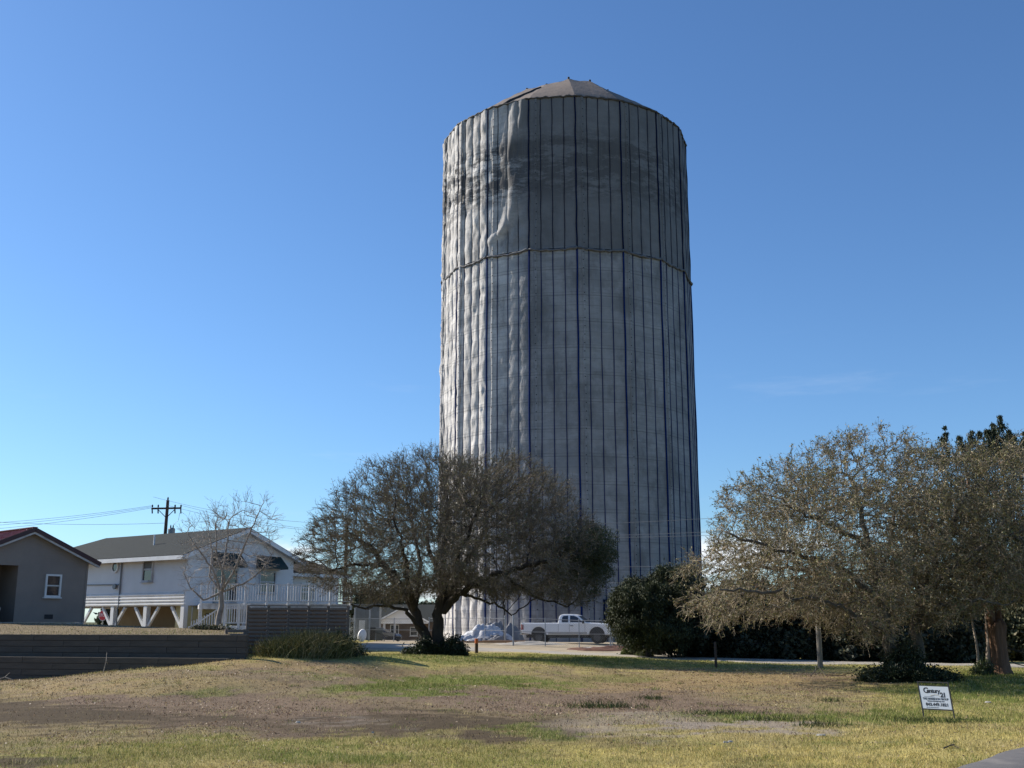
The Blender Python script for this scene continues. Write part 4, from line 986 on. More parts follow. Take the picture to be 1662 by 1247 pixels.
# ------------------------------------------------------------------ the big spreading tree in the middle
Y1 = 50.0
cc1 = W(738, 915, Y1)
ol = px_outline([(478, 910), (482, 875), (500, 830), (530, 795), (575, 765), (630, 742), (690, 730), (760, 729), (830, 732), (880, 752), (915, 785), (940, 825), (985, 850), (1004, 880), (1000, 920), (985, 955), (965, 990), (915, 985), (850, 968), (800, 975), (760, 950), (720, 962), (690, 965), (650, 975), (600, 985), (560, 975), (515, 950)], cc1, Y1)
att = crown_pts(cc1, ol, 6.3, 18500, 11, .50, gap=-1.6, gs=.9)
gb = gz(W(705, 1068, Y1).x, Y1)
def lo(p): q = Vector(p); q.z = min(q.z, gb - .15); return q
s1 = Z4([(712, 1110), (700, 1050), (690, 980), (650, 890), (600, 790), (545, 720), (480, 640), (420, 560), (360, 530)], Y1); s1[0] = lo(s1[0])
s2 = Z4([(765, 1110), (765, 1040), (760, 900), (785, 760), (775, 640), (800, 470), (810, 360)], Y1); s2[0] = lo(s2[0])
seeds = [(s1, (.30, .07), None), (s2, (.33, .06), None),
         (Z4([(650, 890, 0), (625, 800, -.6), (610, 700, -1.2), (590, 600, -1.8), (560, 460, -2.4)], Y1), (.17, .05), 0),
         (Z4([(640, 870, 0), (655, 760, .8), (670, 640, 1.6), (640, 500, 2.4), (620, 400, 2.8)], Y1), (.14, .04), 0),
         (Z4([(600, 790, 0), (540, 690, -.5), (440, 650, -1.3), (330, 660, -2.0), (230, 690, -2.2)], Y1), (.10, .035), 0),
         (Z4([(690, 980, 0), (600, 880, -.9), (500, 850, -1.8), (400, 870, -2.3), (340, 850, -2.5)], Y1), (.10, .03), 0),
         (Z4([(790, 880, 0), (860, 790, -.5), (960, 745, -1.2), (1080, 690, -1.8), (1230, 655, -2.2), (1360, 620, -2.6), (1450, 600, -2.8)], Y1), (.19, .05), 1),
         (Z4([(790, 880, 0), (840, 740, .7), (900, 640, 1.5), (960, 560, 2.2), (1000, 420, 2.8)], Y1), (.18, .05), 1),
         (Z4([(775, 700, 0), (720, 600, 1.5), (700, 480, 2.8), (720, 380, 3.6)], Y1), (.13, .04), 1),
         (Z4([(785, 760, 0), (850, 640, -1.4), (900, 520, -2.6), (940, 400, -3.2)], Y1), (.13, .04), 1),
         (Z4([(1080, 690, -1.8), (1150, 760, -1.2), (1260, 830, -.8), (1380, 860, -.6)], Y1), (.08, .03), 6),
         (Z4([(860, 790, -.5), (960, 830, .6), (1060, 850, 1.2), (1120, 900, 1.6)], Y1), (.07, .025), 6)]
g = np.random.default_rng(99)
ec = crown_pts(tuple(W(950, 905, Y1)), px_outline([(850, 880), (900, 830), (950, 830), (1003, 862), (1010, 905), (995, 950), (960, 990), (880, 975)], W(950, 905, Y1), Y1), 3.2, 60000, 17, .3)
cl_ = crown_pts(tuple(W(950, 905, Y1)), px_outline([(890, 850), (1000, 860), (1005, 915), (970, 985), (880, 970)], W(950, 905, Y1), Y1), 3.2, 190, 18, .3)
dmin = np.full(len(ec), 9.0)
for q in cl_: dmin = np.minimum(dmin, np.linalg.norm(ec - q, axis=1))
ec = ec[dmin < .40]; ecol = pick([(.06, .075, .028), (.045, .058, .022), (.11, .10, .045)], [5, 4, 2], len(ec), 4)
tree('spreading_tree', 'broad spreading nearly leafless tree with two dark trunks before the tower', seeds, att, cc1, M['bark'], step=.25, infl=2.4, kill=.30, r0=.0075, e=2.35, seed=5, rmin=.018,
     tw=(.018, 4, .25, .65, .0085), twcol=(.16, .13, .095), leafn=.34, leafs=.036, pal=[(.17, .155, .065), (.20, .155, .085), (.10, .115, .042), (.40, .36, .26)], wts=[5, 3, 5, .8], extra=(ec, ecol), outw=1.0, up=.12)

# ------------------------------------------------------------------ the two oaks at the right, grown into one crown
def Z5(pts, Y): return Z4(pts, Y, s=2.437, u0=980, v0=660)
oakpal = [(.235, .205, .085), (.17, .165, .06), (.31, .26, .14), (.085, .09, .035), (.48, .43, .31), (.20, .12, .07)]; oakw = [6, 6, 2.2, 5, .8, 1]
Y2 = 35.0; ca = W(1330, 900, Y2)
ol = px_outline([(1090, 965), (1092, 925), (1125, 880), (1152, 830), (1185, 785), (1235, 745), (1290, 718), (1350, 702), (1430, 697), (1500, 702), (1550, 740), (1540, 800), (1520, 900), (1500, 980), (1440, 1040), (1385, 1050), (1330, 1018), (1270, 1010), (1200, 1018), (1130, 1020), (1105, 1000)], ca, Y2)
att = crown_pts(ca, ol, 4.6, 12500, 21, .40, gap=-.45, gs=1.3)
gb = gz(W(1455, 1103, Y2).x, Y2)
t1 = Z5([(1175, 1075), (1150, 1000), (1130, 900), (1105, 790), (1085, 700), (1060, 600), (1040, 520), (1010, 400), (980, 300)], Y2); t1[0] = lo(t1[0])
seeds = [(t1, (.24, .05), None),
         (Z5([(1060, 600, 0), (1000, 520, -.7), (900, 470, -1.4), (780, 420, -2.0), (700, 380, -2.3)], Y2), (.10, .03), 0),
         (Z5([(1105, 790, 0), (1000, 690, -.8), (850, 600, -1.7), (650, 560, -2.4), (480, 500, -2.6)], Y2), (.11, .03), 0),
         (Z5([(1085, 700, 0), (1130, 560, .8), (1140, 440, 1.5), (1180, 300, 2.2)], Y2), (.10, .03), 0),
         (Z5([(1130, 900, 0), (1000, 830, -1.2), (850, 760, -2.2), (650, 740, -2.9), (450, 720, -3.1)], Y2), (.10, .03), 0),
         (Z5([(1110, 800, 0), (950, 700, 1.2), (800, 640, 2.2), (600, 640, 2.8)], Y2), (.09, .03), 0)]
OK = dict(step=.21, infl=2.0, kill=.26, r0=.0065, e=2.32, rmin=.014, tw=(.015, 3, .18, .50, .0070), twcol=(.235, .19, .13), leafn=.85, leafs=.036, pal=oakpal, wts=oakw, outw=.45, up=.0, jit=.34)
tree('oak_tree', 'wide oak with lichen grey twigs and sparse olive leaves, left trunk in the ivy', seeds, att, ca, M['barkoak'], seed=31, grp='oaks beside the yard sign', **OK)
Y3 = 36.2; cb = W(1590, 895, Y3)
ol = px_outline([(1430, 960), (1440, 880), (1450, 790), (1470, 728), (1520, 712), (1580, 712), (1650, 716), (1720, 745), (1800, 850), (1810, 960), (1740, 1000), (1660, 990), (1600, 985), (1550, 1020), (1490, 1040), (1450, 1020)], cb, Y3)
att = crown_pts(cb, ol, 4.4, 12500, 22, .40, gap=-.6, gs=1.3)
t2 = Z5([(1255, 1080), (1240, 1010), (1238, 920), (1240, 800), (1290, 650), (1370, 480), (1420, 360)], Y3); t2[0] = lo(t2[0])
seeds = [(t2, (.25, .05), None),
         (Z5([(1238, 850, 0), (1280, 740, -1.0), (1380, 640, -2.0), (1500, 560, -2.6), (1650, 500, -3.0)], Y3), (.11, .03), 0),
         (Z5([(1240, 800, 0), (1220, 650, .8), (1240, 500, 1.6), (1280, 350, 2.4)], Y3), (.10, .03), 0),
         (Z5([(1260, 750, 0), (1400, 700, 1.0), (1600, 660, 2.0), (1800, 620, 2.6)], Y3), (.10, .03), 0),
         (Z5([(1238, 900, 0), (1320, 800, -1.4), (1430, 760, -2.6), (1560, 780, -3.2)], Y3), (.09, .03), 0)]
tree('oak_tree', 'dense leafy oak filling the right edge, right hand trunk in the ivy', seeds, att, cb, M['barkoak'], seed=32, grp='oaks beside the yard sign', **{**OK, 'leafn': 1.25})

# ------------------------------------------------------------------ evergreens built of upright sprays
def sprays(cl, n_per, spread, length, seed, upv=.8, jitter=.5):
    """leaf sprays round clump centres cl (m,3): returns centres"""
    g = np.random.default_rng(seed); C = np.repeat(cl, n_per, 0); return C + g.normal(size=C.shape) * spread
def spray_mesh(C, size, seed, upv=.9, asp=.22, outc=None):
    g = np.random.default_rng(seed); n = len(C); d1 = g.normal(size=(n, 3)) * .6 + np.array([0, 0, upv])
    if outc is not None: d1 += nrmz(C - outc) * .6
    d1 = nrmz(d1); d2 = nrmz(np.cross(g.normal(size=(n, 3)), d1)); s = size * (.5 + g.random((n, 1))); V = np.stack([C - d1 * s * .4, C + d2 * s * asp, C + d1 * s, C - d2 * s * asp], 1).reshape(-1, 3)
    return V, np.arange(4 * n).reshape(-1, 4)
def evergreen(name, label, base, clumps, per, spread, size, pal, wts, seed, stem=True, grp=None, cat='tree', upv=.9, asp=.25, barkm='bark', stemr=.14, outc=None):
    base = Vector(base); t_ = thing(name, label, cat, base, 0, grp); b0 = np.array(base); cl = np.asarray(clumps) - b0; g = np.random.default_rng(seed)
    C = np.repeat(cl, per, 0) + g.normal(size=(len(cl) * per, 3)) * (np.repeat(spread, per)[:, None] if isinstance(spread, np.ndarray) else spread); C = C[C[:, 2] > -.15]; V, Fc = spray_mesh(C, size, seed + 1, upv, asp, None if outc is None else np.array(outc) - b0)
    tone = np.repeat(.75 + .5 * g.random(len(cl)), per)[:len(C)]; col = pick(pal, wts, len(C), seed + 2) * (tone[:, None] if len(tone) == len(C) else 1)
    tag(link('foliage', np_mesh('foliage', V, Fc, np.repeat(col, 4, 0)), M['needle'], t_), kind='stuff')
    if stem:
        top = cl[:, 2].max() * .85; mb = MB(); cm = cl.mean(0)
        mb.tube([(0, 0, -.2), (cm[0] * .1, cm[1] * .1, top * .3), (cm[0] * .6, cm[1] * .6, top * .65), (cm[0], cm[1], top)], [stemr, stemr * .8, stemr * .5, .02], 8, cap=False)
        idx_ = g.choice(len(cl), min(60, len(cl)), replace=False)
        for q in idx_:
            z = cl[q][2] * .6; f = z / max(top, .1); s = (cm[0] * f, cm[1] * f, z); mb.tube([s, tuple((np.array(s) + cl[q]) / 2 + (0, 0, .1)), tuple(cl[q])], [stemr * .3, stemr * .18, .012], 5, cap=False)
        link('trunk', mb.mesh('trunk', True, fix=False), M[barkm], t_)
    return t_
ever = [(.034, .046, .017), (.050, .060, .021), (.020, .028, .012), (.075, .078, .03)]; ew = [5, 4, 3, 1]
# juniper bush left of the oaks
cj = W(1052, 992, 56); base = W(1052, 1062, 56); base.z = gz(base.x, 56)
ol = px_outline([(985, 1010), (986, 975), (1005, 950), (1040, 935), (1075, 920), (1105, 912), (1135, 925), (1150, 970), (1150, 1040), (1120, 1062), (1050, 1060), (1005, 1052), (990, 1035)], cj, 56)
evergreen('juniper_bush', 'dark green juniper bush beside the white pickup and chain-link fence', base, crown_pts(cj, ol, 2.2, 620, 61, .35), 230, .15, .085, ever, ew, 62, cat='bush')
# cedar with pointed tips rising behind the oaks
Y4 = 39.0; bc = W(1622, 1096, Y4 - 1.4); bc.z = gz(bc.x, bc.y); cl = []
g = np.random.default_rng(71)
for (u, v, dy) in ((1623, 678, 0), (1611, 686, .4), (1534, 700, .6), (1590, 706, -.3), (1577, 700, .8), (1637, 698, -.5), (1662, 704, .3), (1556, 708, .2), (1600, 696, .2), (1645, 712, .9), (1690, 690, .5)):
    p = W(u, v, Y4 + dy)
    ln = g.normal() * .22; wd_ = .14 + .16 * g.random()
    for k in range(12): f = k / 11; cl.append((p.x + ln * f + g.normal() * wd_ * f, p.y + g.normal() * .25 * f, p.z - .06 - f * 1.1 + .1 * g.normal()))
cc_ = W(1630, 860, Y4); ol = px_outline([(1510, 880), (1520, 770), (1560, 722), (1610, 706), (1650, 706), (1710, 720), (1760, 850), (1740, 960), (1640, 985), (1560, 970)], cc_, Y4)
cl += list(crown_pts(cc_, ol, 2.8, 380, 72, .45))
ntip = 11 * 12; spr = np.full(len(cl), .12); spr[:ntip] = np.tile(np.linspace(.035, .17, 12), 11)
evergreen('cedar_tree', 'tall dark cedar with spiky tips behind the oaks, reddish trunk', bc, cl, 130, spr, .065, [(.024, .037, .016), (.035, .048, .018), (.018, .028, .013)], [4, 3, 3], 73, stem=False, upv=1.3, asp=.25)
ct = [o for o in bpy.data.objects if o.name.startswith('cedar_tree')][0]
# its stout fluted trunk with a broken shoulder
tb = MB(); N_ = 22; rows = [(-.2, .50), (0, .42), (.15, .345), (.5, .30), (.9, .285), (1.3, .29), (1.55, .31), (1.68, .30), (1.72, .20)]
for h_, r_ in rows:
    for k in range(N_):
        a_ = 2 * math.pi * k / N_; rr = r_ * (1 + .16 * math.sin(a_ * 3 + 1 + h_ * .5) + .09 * math.sin(a_ * 7 + h_ * 2) + (.10 * math.sin(a_ * 5 + 2) if h_ < .3 else 0)); tb.v.append((rr * math.cos(a_), rr * math.sin(a_), h_ + (.10 * math.sin(a_ * 4 + 1) + .06 * math.sin(a_ * 9) if h_ > 1.5 else 0)))
for j in range(len(rows) - 1):
    for k in range(N_): tb.f.append((j * N_ + k, j * N_ + (k + 1) % N_, (j + 1) * N_ + (k + 1) % N_, (j + 1) * N_ + k))
tb.f.append(tuple((len(rows) - 1) * N_ + k for k in range(N_)))
link('trunk', tb.mesh('trunk', True), M['barkred'], ct)
MB().tube([(-.12, .05, 1.5), (-.10, .1, 1.9), (-.02, .4, 2.6), (.05, .9, 4), (.1, 1.4, 7.2)], [.17, .15, .14, .12, .04], 9, cap=False).tube([(-.16, -.1, 1.6), (-.2, -.14, 2.0), (-.14, -.16, 2.35), (-.19, -.2, 2.62)], [.11, .09, .06, .02], 7).tube([(.2, .1, 1.5), (.28, .3, 2.2), (.35, .8, 3.6), (.3, 1.3, 6)], [.14, .11, .09, .03], 8, cap=False).build('broken_limb', M['barkred'], ct, smooth=True)
MB().tube([(.25, .1, .9), (.7, -.1, .75), (1.2, -.2, .55), (1.6, -.3, .5)], [.03, .025, .015, .006], 5).tube([(.25, .1, .6), (.6, .1, .35), (1.0, .1, .25), (1.5, .0, .3)], [.028, .02, .015, .006], 5).tube([(.7, -.1, .75), (1.1, -.3, .9), (1.5, -.4, .85)], [.018, .012, .005], 4).build('dead_branch', M['bark'], ct)
# thin pale trunked saplings between oak and cedar
def sapling(u, v0_, pts, r, label, seed):
    b_ = W(u, v0_, 37.6); b_.z = gz(b_.x, b_.y); t_ = thing('sapling', label, 'tree', b_, 0, 'pale thin trunked saplings beside the cedar'); P_ = [(0, 0, -.1)]
    for du, vv, dy in pts: q = W(u + du, vv, 37.6 + dy); P_.append(tuple(q - b_))
    MB().tube(P_, [r * (1 - .6 * i / (len(P_) - 1)) for i in range(len(P_))], 8, cap=False).build('trunk', M['barkpale'], t_, smooth=True)
    g = np.random.default_rng(seed); tip = np.array(P_[-1]); C = tip + g.normal(size=(900, 3)) * (.35, .35, .5); V, Fc = leaves(C, .035, seed); tag(link('foliage', np_mesh('foliage', V, Fc, np.repeat(pick([(.07, .085, .03), (.10, .10, .045)], [1, 1], len(C), seed), 4, 0)), M['leaf'], t_), kind='stuff')
sapling(1587, 1088, [(0, 1060, 0), (-3, 1040, 0), (-10, 1005, .1), (-13, 965, .2), (-10, 920, .3)], .055, 'thin pale leaning sapling left of the reddish cedar trunk', 81)
sapling(1604, 1086, [(0, 1060, 0), (1, 1035, 0), (-3, 1000, .1), (2, 960, .2), (4, 915, .4)], .095, 'thicker pale sapling directly beside the reddish cedar trunk', 82)

# ------------------------------------------------------------------ thicket beyond the road and trees far behind
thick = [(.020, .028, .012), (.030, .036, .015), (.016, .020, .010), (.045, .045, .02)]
def shrub(u, Y, wpx, top, label, seed, name='thicket_shrub', pal=thick, n=150, per=90, cat='shrub', grp='shrubs of the dark thicket beyond the road', size=.15, spread=.20, ry=None, basev=None, wts=(4, 3, 3, 1)):
    zb_ = gz(W(u, 1070, Y).x, Y); c = W(u, 1009, Y); top_z = W(u, top, Y).z; c.z = (zb_ + top_z) / 2; hw = wpx / 2 * Y / F; hh_ = (top_z - zb_) / 2
    ol = [(hw * math.cos(a_) * (1 + .1 * math.sin(3 * a_ + seed)), hh_ * math.sin(a_) * (1.0 if math.sin(a_) > 0 else 1.0) * (1 + .12 * math.sin(5 * a_ + seed))) for a_ in np.linspace(0, 2 * math.pi, 40)]
    cl = crown_pts(c, ol, ry or hw * .8, n, seed, .5); low_ = np.stack([c.x + (np.random.default_rng(seed).random(n // 3) * 2 - 1) * hw * .95, c.y + np.random.default_rng(seed + 1).normal(size=n // 3) * hw * .4, zb_ + np.random.default_rng(seed + 2).random(n // 3) * hh_ * .8], 1)
    return evergreen(name, label, (c.x, c.y, zb_), np.concatenate([cl, low_]), per, spread, size, pal, list(wts)[:len(pal)], seed, grp=grp, cat=cat, upv=.3, asp=.45)
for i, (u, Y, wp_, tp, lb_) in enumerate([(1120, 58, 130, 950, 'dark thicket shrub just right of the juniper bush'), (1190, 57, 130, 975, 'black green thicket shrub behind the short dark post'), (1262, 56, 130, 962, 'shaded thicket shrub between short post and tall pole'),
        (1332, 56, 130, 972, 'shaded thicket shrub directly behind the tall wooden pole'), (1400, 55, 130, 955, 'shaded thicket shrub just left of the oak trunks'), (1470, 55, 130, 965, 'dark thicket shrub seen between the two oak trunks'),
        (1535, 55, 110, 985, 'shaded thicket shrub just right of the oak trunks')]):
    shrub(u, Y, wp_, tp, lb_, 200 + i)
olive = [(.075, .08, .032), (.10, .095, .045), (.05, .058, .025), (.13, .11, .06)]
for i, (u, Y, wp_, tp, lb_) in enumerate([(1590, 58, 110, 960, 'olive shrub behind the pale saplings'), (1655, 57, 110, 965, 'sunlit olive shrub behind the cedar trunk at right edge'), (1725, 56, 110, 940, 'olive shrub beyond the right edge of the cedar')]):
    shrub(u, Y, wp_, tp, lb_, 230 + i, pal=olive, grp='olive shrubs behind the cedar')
for i, (u, Y, wp_, tp, lb_) in enumerate([(1210, 100, 150, 930, 'far dark tree seen through the left side of the oak'), (1330, 105, 160, 925, 'far dark tree seen through the middle of the oak'), (1470, 100, 170, 915, 'far dark tree behind the oak trunks'), (1620, 98, 170, 910, 'far dark tree behind the cedar')]):
    shrub(u, Y, wp_, tp, lb_, 240 + i, name='far_tree', cat='tree', grp='far trees beyond the thicket', n=130, per=80, size=.22, spread=.32, pal=[(.045, .055, .025), (.06, .065, .03), (.03, .04, .018)], wts=(4, 3, 3))
for i, (u, Y, wp_, tp, lb_) in enumerate([(592, 118, 70, 944, 'dark evergreen tree behind the brick house, nearest the deck'), (632, 122, 50, 958, 'lower dark tree behind the brick house porch'), (668, 125, 60, 975, 'small green tree right of the brick house gable'), (712, 125, 60, 968, 'dim green tree seen between the two dark trunks'), (186, 84, 36, 985, 'dark shrub under the raised white house behind the stop sign')]):
    shrub(u, Y, wp_, tp, lb_, 260 + i, name='background_tree', cat='tree', grp='trees behind the small brick house', n=120, per=80, size=.22, spread=.26, pal=[(.035, .05, .022), (.055, .06, .028), (.10, .085, .045)], wts=(4, 3, 1))

# ------------------------------------------------------------------ small bare tree before the white house
Y5 = 50.5; b_ = W(353, 1024, Y5); b_.z = gz(b_.x, Y5); c5 = W(372, 890, Y5)
ol = px_outline([(290, 960), (285, 900), (292, 850), (318, 828), (345, 815), (372, 800), (405, 790), (435, 800), (452, 830), (458, 880), (450, 920), (425, 950), (372, 965), (320, 985)], c5, Y5)
att = crown_pts(c5, ol, 2.1, 1000, 51, .3)
st = [b_ + Vector((0, 0, -.15))] + [W(u, v, Y5) for u, v in ((354, 1005), (360, 985), (359, 962))]
sd_ = [(st, (.15, .10), None)] + [([W(359, 962, Y5)] + [W(u, v, Y5 + dy) for u, v, dy in br], (.055, .016), 0) for br in
       ([(345, 925, -.3), (325, 895, -.6), (305, 868, -.8)], [(362, 925, .3), (368, 885, .5), (372, 845, .6)], [(378, 930, -.3), (395, 890, -.5), (412, 850, -.6), (428, 815, -.6)], [(340, 935, .4), (345, 900, .8), (338, 860, 1.0)],
        [(400, 945, .3), (425, 925, .6), (445, 895, .8)], [(330, 975, -.2), (310, 955, -.6), (298, 930, -.9)], [(365, 940, -.6), (352, 900, -1.0), (350, 850, -1.2)])]
tree('bare_tree', 'small bare silvery tree in front of the white house', sd_, att, c5, M['smallbark'], step=.2, infl=2.0, kill=.27, r0=.0085, e=2.2, seed=55, rmin=.010, wobble=.012, tw=(.012, 2, .25, .6, .0075), twcol=(.34, .30, .26), leafn=0, side=1, outw=.9, up=.5, jit=.05)

# ------------------------------------------------------------------ ivy, brush, weeds
def clump(name, label, cat, c_list, n, size, pal, wts, seed, m='leaf', up=.5, grp=None):
    bx_, by_ = c_list[0][0]; b_ = Vector((bx_, by_, gz(bx_, by_))); t_ = thing(name, label, cat, b_, 0, grp); g = np.random.default_rng(seed); Cs = []
    for c, rad in c_list:
        k = int(n * rad[0] * rad[2]); d = nrmz(g.normal(size=(k, 3))); d[:, 2] = np.abs(d[:, 2]); lump = 1 + .22 * np.sin(d[:, 0] * 7 + seed) * np.cos(d[:, 1] * 6) + .15 * g.normal(size=k)
        q = d * np.array(rad) * ((.55 + .45 * g.random(k)) * lump)[:, None] + np.array([c[0], c[1], gz(c[0], c[1])]); Cs.append(q)
    C = np.concatenate(Cs) - np.array(b_); V, Fc = leaves(C, size, seed, up); tag(link('foliage', np_mesh('foliage', V, Fc, np.repeat(pick(pal, wts, len(C), seed), 4, 0)), M[m], t_), kind='stuff')
    sp = C[g.choice(len(C), 500)]; Vs, Fs = strands(sp * (.55, .55, 0) , sp, np.full(len(sp), .012), np.full(len(sp), .004)); tag(link('stems', np_mesh('stems', Vs, Fs, np.full((len(Vs), 3), .07)), M['twig'], t_), kind='stuff'); return t_
ivy = [(.022, .034, .013), (.035, .048, .018), (.05, .06, .022), (.10, .11, .05)]; iw = [5, 4, 2, .4]
def A(u, v, Y): p = W(u, v, Y); return (p.x, p.y)
clump('ivy_clump', 'dark ivy mound round the base of the two dark trunks', 'ivy', [(A(703, 1066, 49.3), (.9, .7, .55)), (A(735, 1066, 49.3), (.65, .6, .85)), (A(672, 1066, 49.6), (.6, .5, .45)), (A(690, 1066, 49.0), (.5, .4, .8))], 13000, .05, ivy, iw, 301)
clump('ivy_clump', 'dark ivy mound round the oak trunks behind the yard sign', 'ivy', [(A(1470, 1104, 34.4), (1.2, .8, .50)), (A(1430, 1104, 34.4), (.8, .6, .42)), (A(1515, 1104, 34.2), (.8, .6, .40)), (A(1478, 1100, 34.6), (.55, .45, 1.1)), (A(1452, 1100, 34.7), (.4, .4, .85))], 11000, .04, ivy, iw, 302)
clump('brush_clump', 'dark leafy brush at the right foot of the slat fence', 'brush', [(A(546, 1070, 37.3), (.62, .5, .75)), (A(572, 1068, 38.2), (.45, .4, .35)), (A(520, 1070, 37), (.5, .4, .5))], 11000, .04, ivy, iw, 303)
clump('ivy_clump', 'small leafy plant sprawling at the foot of the saplings', 'ivy', [(A(1598, 1092, 37.0), (.35, .3, .5)), (A(1590, 1092, 36.8), (.3, .3, .3))], 9000, .035, [(.09, .11, .03), (.06, .08, .03)], [1, 1], 304)
clump('brush_clump', 'low dry brush at the foot of the bare tree', 'brush', [(A(345, 1022, 49.5), (1.0, .5, .22)), (A(328, 1022, 49.6), (.5, .4, .22))], 5000, .04, ivy + [(.2, .15, .1)], iw + [3], 305)
clump('brush_clump', 'low weeds beside the juniper bush and red mulch', 'brush', [(A(1028, 1056, 58), (.7, .5, .45)), (A(1046, 1060, 57), (.5, .5, .3))], 4500, .06, [(.09, .12, .035), (.14, .15, .05), (.05, .06, .02)], [3, 2, 2], 306)
# tall dry grass tussocks on the bank before the slat fence
def tussock(label, u, v, Y, rad, n, h, seed, pal, wts, name='tall_grass'):
    p = W(u, v, Y); b_ = Vector((p.x, p.y, gz(p.x, p.y))); g = np.random.default_rng(seed); o = g.normal(size=(n, 2)) * rad; S = np.zeros((n, 3)); S[:, 0] = o[:, 0]; S[:, 1] = o[:, 1]; S[:, 2] = ground_z(o[:, 0] + p.x, o[:, 1] + p.y) - b_.z
    d = nrmz(np.stack([g.normal(size=n) * .45 + o[:, 0] * .35, g.normal(size=n) * .4, np.ones(n)], 1)); hl = (h * (.4 + .6 * g.random(n)))[:, None]; mid = S + d * hl * .6; d2 = nrmz(d + g.normal(size=(n, 3)) * .4 - np.array([0, 0, .35])); E = mid + d2 * hl * .45
    V, Fc = strands(np.concatenate([S, mid]), np.concatenate([mid, E]), np.full(2 * n, .0065), np.concatenate([np.full(n, .005), np.full(n, .002)])); col = pick(pal, wts, n, seed); col = np.concatenate([col, col])
    return tag(link(name, np_mesh(name, V, Fc, np.repeat(col, 6, 0)), M['grass'], None, b_), label, 'tall grass', 'tall grass before the slat fence')
tp = [(.26, .23, .10), (.17, .17, .065), (.36, .30, .17), (.09, .10, .035)]
tussock('tall olive dry grass before the left half of the slat fence', 470, 1068, 36.2, (.42, .25), 2600, .75, 311, tp, [4, 4, 2, 3])
tussock('tallest dry grass before the middle of the slat fence', 503, 1066, 36.8, (.40, .25), 3000, 1.0, 312, tp, [4, 3, 3, 2])
tussock('dark green tall grass before the right half of the slat fence', 532, 1066, 37.1, (.35, .25), 2600, .85, 313, tp, [2, 4, 1, 5])
# ================================================================== PICKUP
tp0 = W(926, 1043.5, 74.0); TZ = gz(tp0.x, 74.0)
pk_ = thing('pickup_truck', 'white extended cab pickup truck parked behind the chain-link fence', 'pickup truck', (tp0.x, tp0.y, TZ + .02), R(-14))
TWD = 1.98
M['rimdark'] = mat('dusty_dark_rim', (.10, .10, .10), (.06, .06, .06), 3, .5, metal=.3)
def arch(cx, r, z0, n=9): return [(cx + r * math.cos(math.pi * (1 - k / (n - 1))), z0 + r * math.sin(math.pi * (1 - k / (n - 1)))) for k in range(n)]
xr, xf = -1.95, 1.95; zb = .58
low = [(-3.08, .66), (-2.52, .62)] + arch(xr, .52, .56) + [(-1.35, .55), (1.35, .55)] + arch(xf, .52, .56) + [(2.52, .55), (2.98, .55), (3.10, .72), (3.12, 1.02), (3.02, 1.17), (2.2, 1.26), (1.12, 1.33), (-.62, 1.30)]
body = low + [(-.66, 1.30), (-3.10, 1.27)]
bd_ = MB().prism(body, -TWD / 2, TWD / 2).build('body', M['truck'], pk_, bevel=.035)
# bed is open: dark floor sunk between the sides is drawn as a recessed tray with rails
MB().box2((-3.02, -.78, 1.20), (-.74, .78, 1.282)).build('bed_floor', M['blacktrim'], pk_)
for s in (-1, 1): MB().box2((-3.08, s * .82 - .06, 1.27), (-.70, s * .82 + .06 + .02 * s, 1.335)).build('bed_rail', M['truck'], pk_, bevel=.015)
MB().box2((-3.12, -.95, .80), (-3.06, .95, 1.33)).build('tailgate', M['truck'], pk_, bevel=.02)
cab = [(-.64, 1.29), (-.60, 1.70), (-.50, 1.84), (-.25, 1.89), (.35, 1.885), (.66, 1.80), (1.26, 1.32)]
cb_ = MB(); nC = len(cab); yo = TWD / 2 - .02; yi = TWD / 2 - .24
def cy(z): return yo - (z - 1.29) / .6 * (yo - yi)
vs = [(x, -cy(z), z) for x, z in cab] + [(x, cy(z), z) for x, z in cab]
cb_.add(vs, [tuple(range(nC))[::-1], tuple(range(nC, 2 * nC))] + [(i, (i + 1) % nC, (i + 1) % nC + nC, i + nC) for i in range(nC)])
cb_.build('cab', M['truck'], pk_, bevel=.04)
def sideglass(poly, name='side_window'):
    for s in (-1, 1):
        mb = MB(); n = len(poly); o = [(x, s * (cy(z) + .006), z) for x, z in poly]; i_ = [(x, s * (cy(z) - .03), z) for x, z in poly]
        mb.add(o + i_, [tuple(range(n)), tuple(range(n, 2 * n))[::-1]] + [(k, (k + 1) % n, (k + 1) % n + n, k + n) for k in range(n)]).build(name, M['glass'], pk_)
sideglass([(-.40, 1.36), (-.38, 1.68), (-.30, 1.77), (.02, 1.79), (.04, 1.36)]); sideglass([(.16, 1.36), (.14, 1.79), (.40, 1.78), (.62, 1.70), (1.02, 1.36)])
def slab(pts, m, name, out): 
    pts = [Vector(p) for p in pts]; n = (pts[1] - pts[0]).cross(pts[2] - pts[0]).normalized(); n = n * (1 if n.dot(Vector(out)) > 0 else -1)
    return MB().add([p + n * .008 for p in pts] + [p - n * .02 for p in pts], [(0, 1, 2, 3), (7, 6, 5, 4), (0, 1, 5, 4), (1, 2, 6, 5), (2, 3, 7, 6), (3, 0, 4, 7)]).build(name, m, pk_)
slab([(1.20, -.86, 1.37), (1.20, .86, 1.37), (.70, .74, 1.77), (.70, -.74, 1.77)], M['glass'], 'windshield', (1, 0, 1))
slab([(-.635, -.80, 1.38), (-.635, .80, 1.38), (-.605, .70, 1.70), (-.605, -.70, 1.70)], M['glass'], 'rear_window', (-1, 0, 0))
MB().prism([(1.15, 1.30), (1.5, 1.335), (2.3, 1.29), (3.0, 1.17), (2.9, 1.10), (1.2, 1.2)], -.62, .62).build('hood', M['truck'], pk_, bevel=.03)
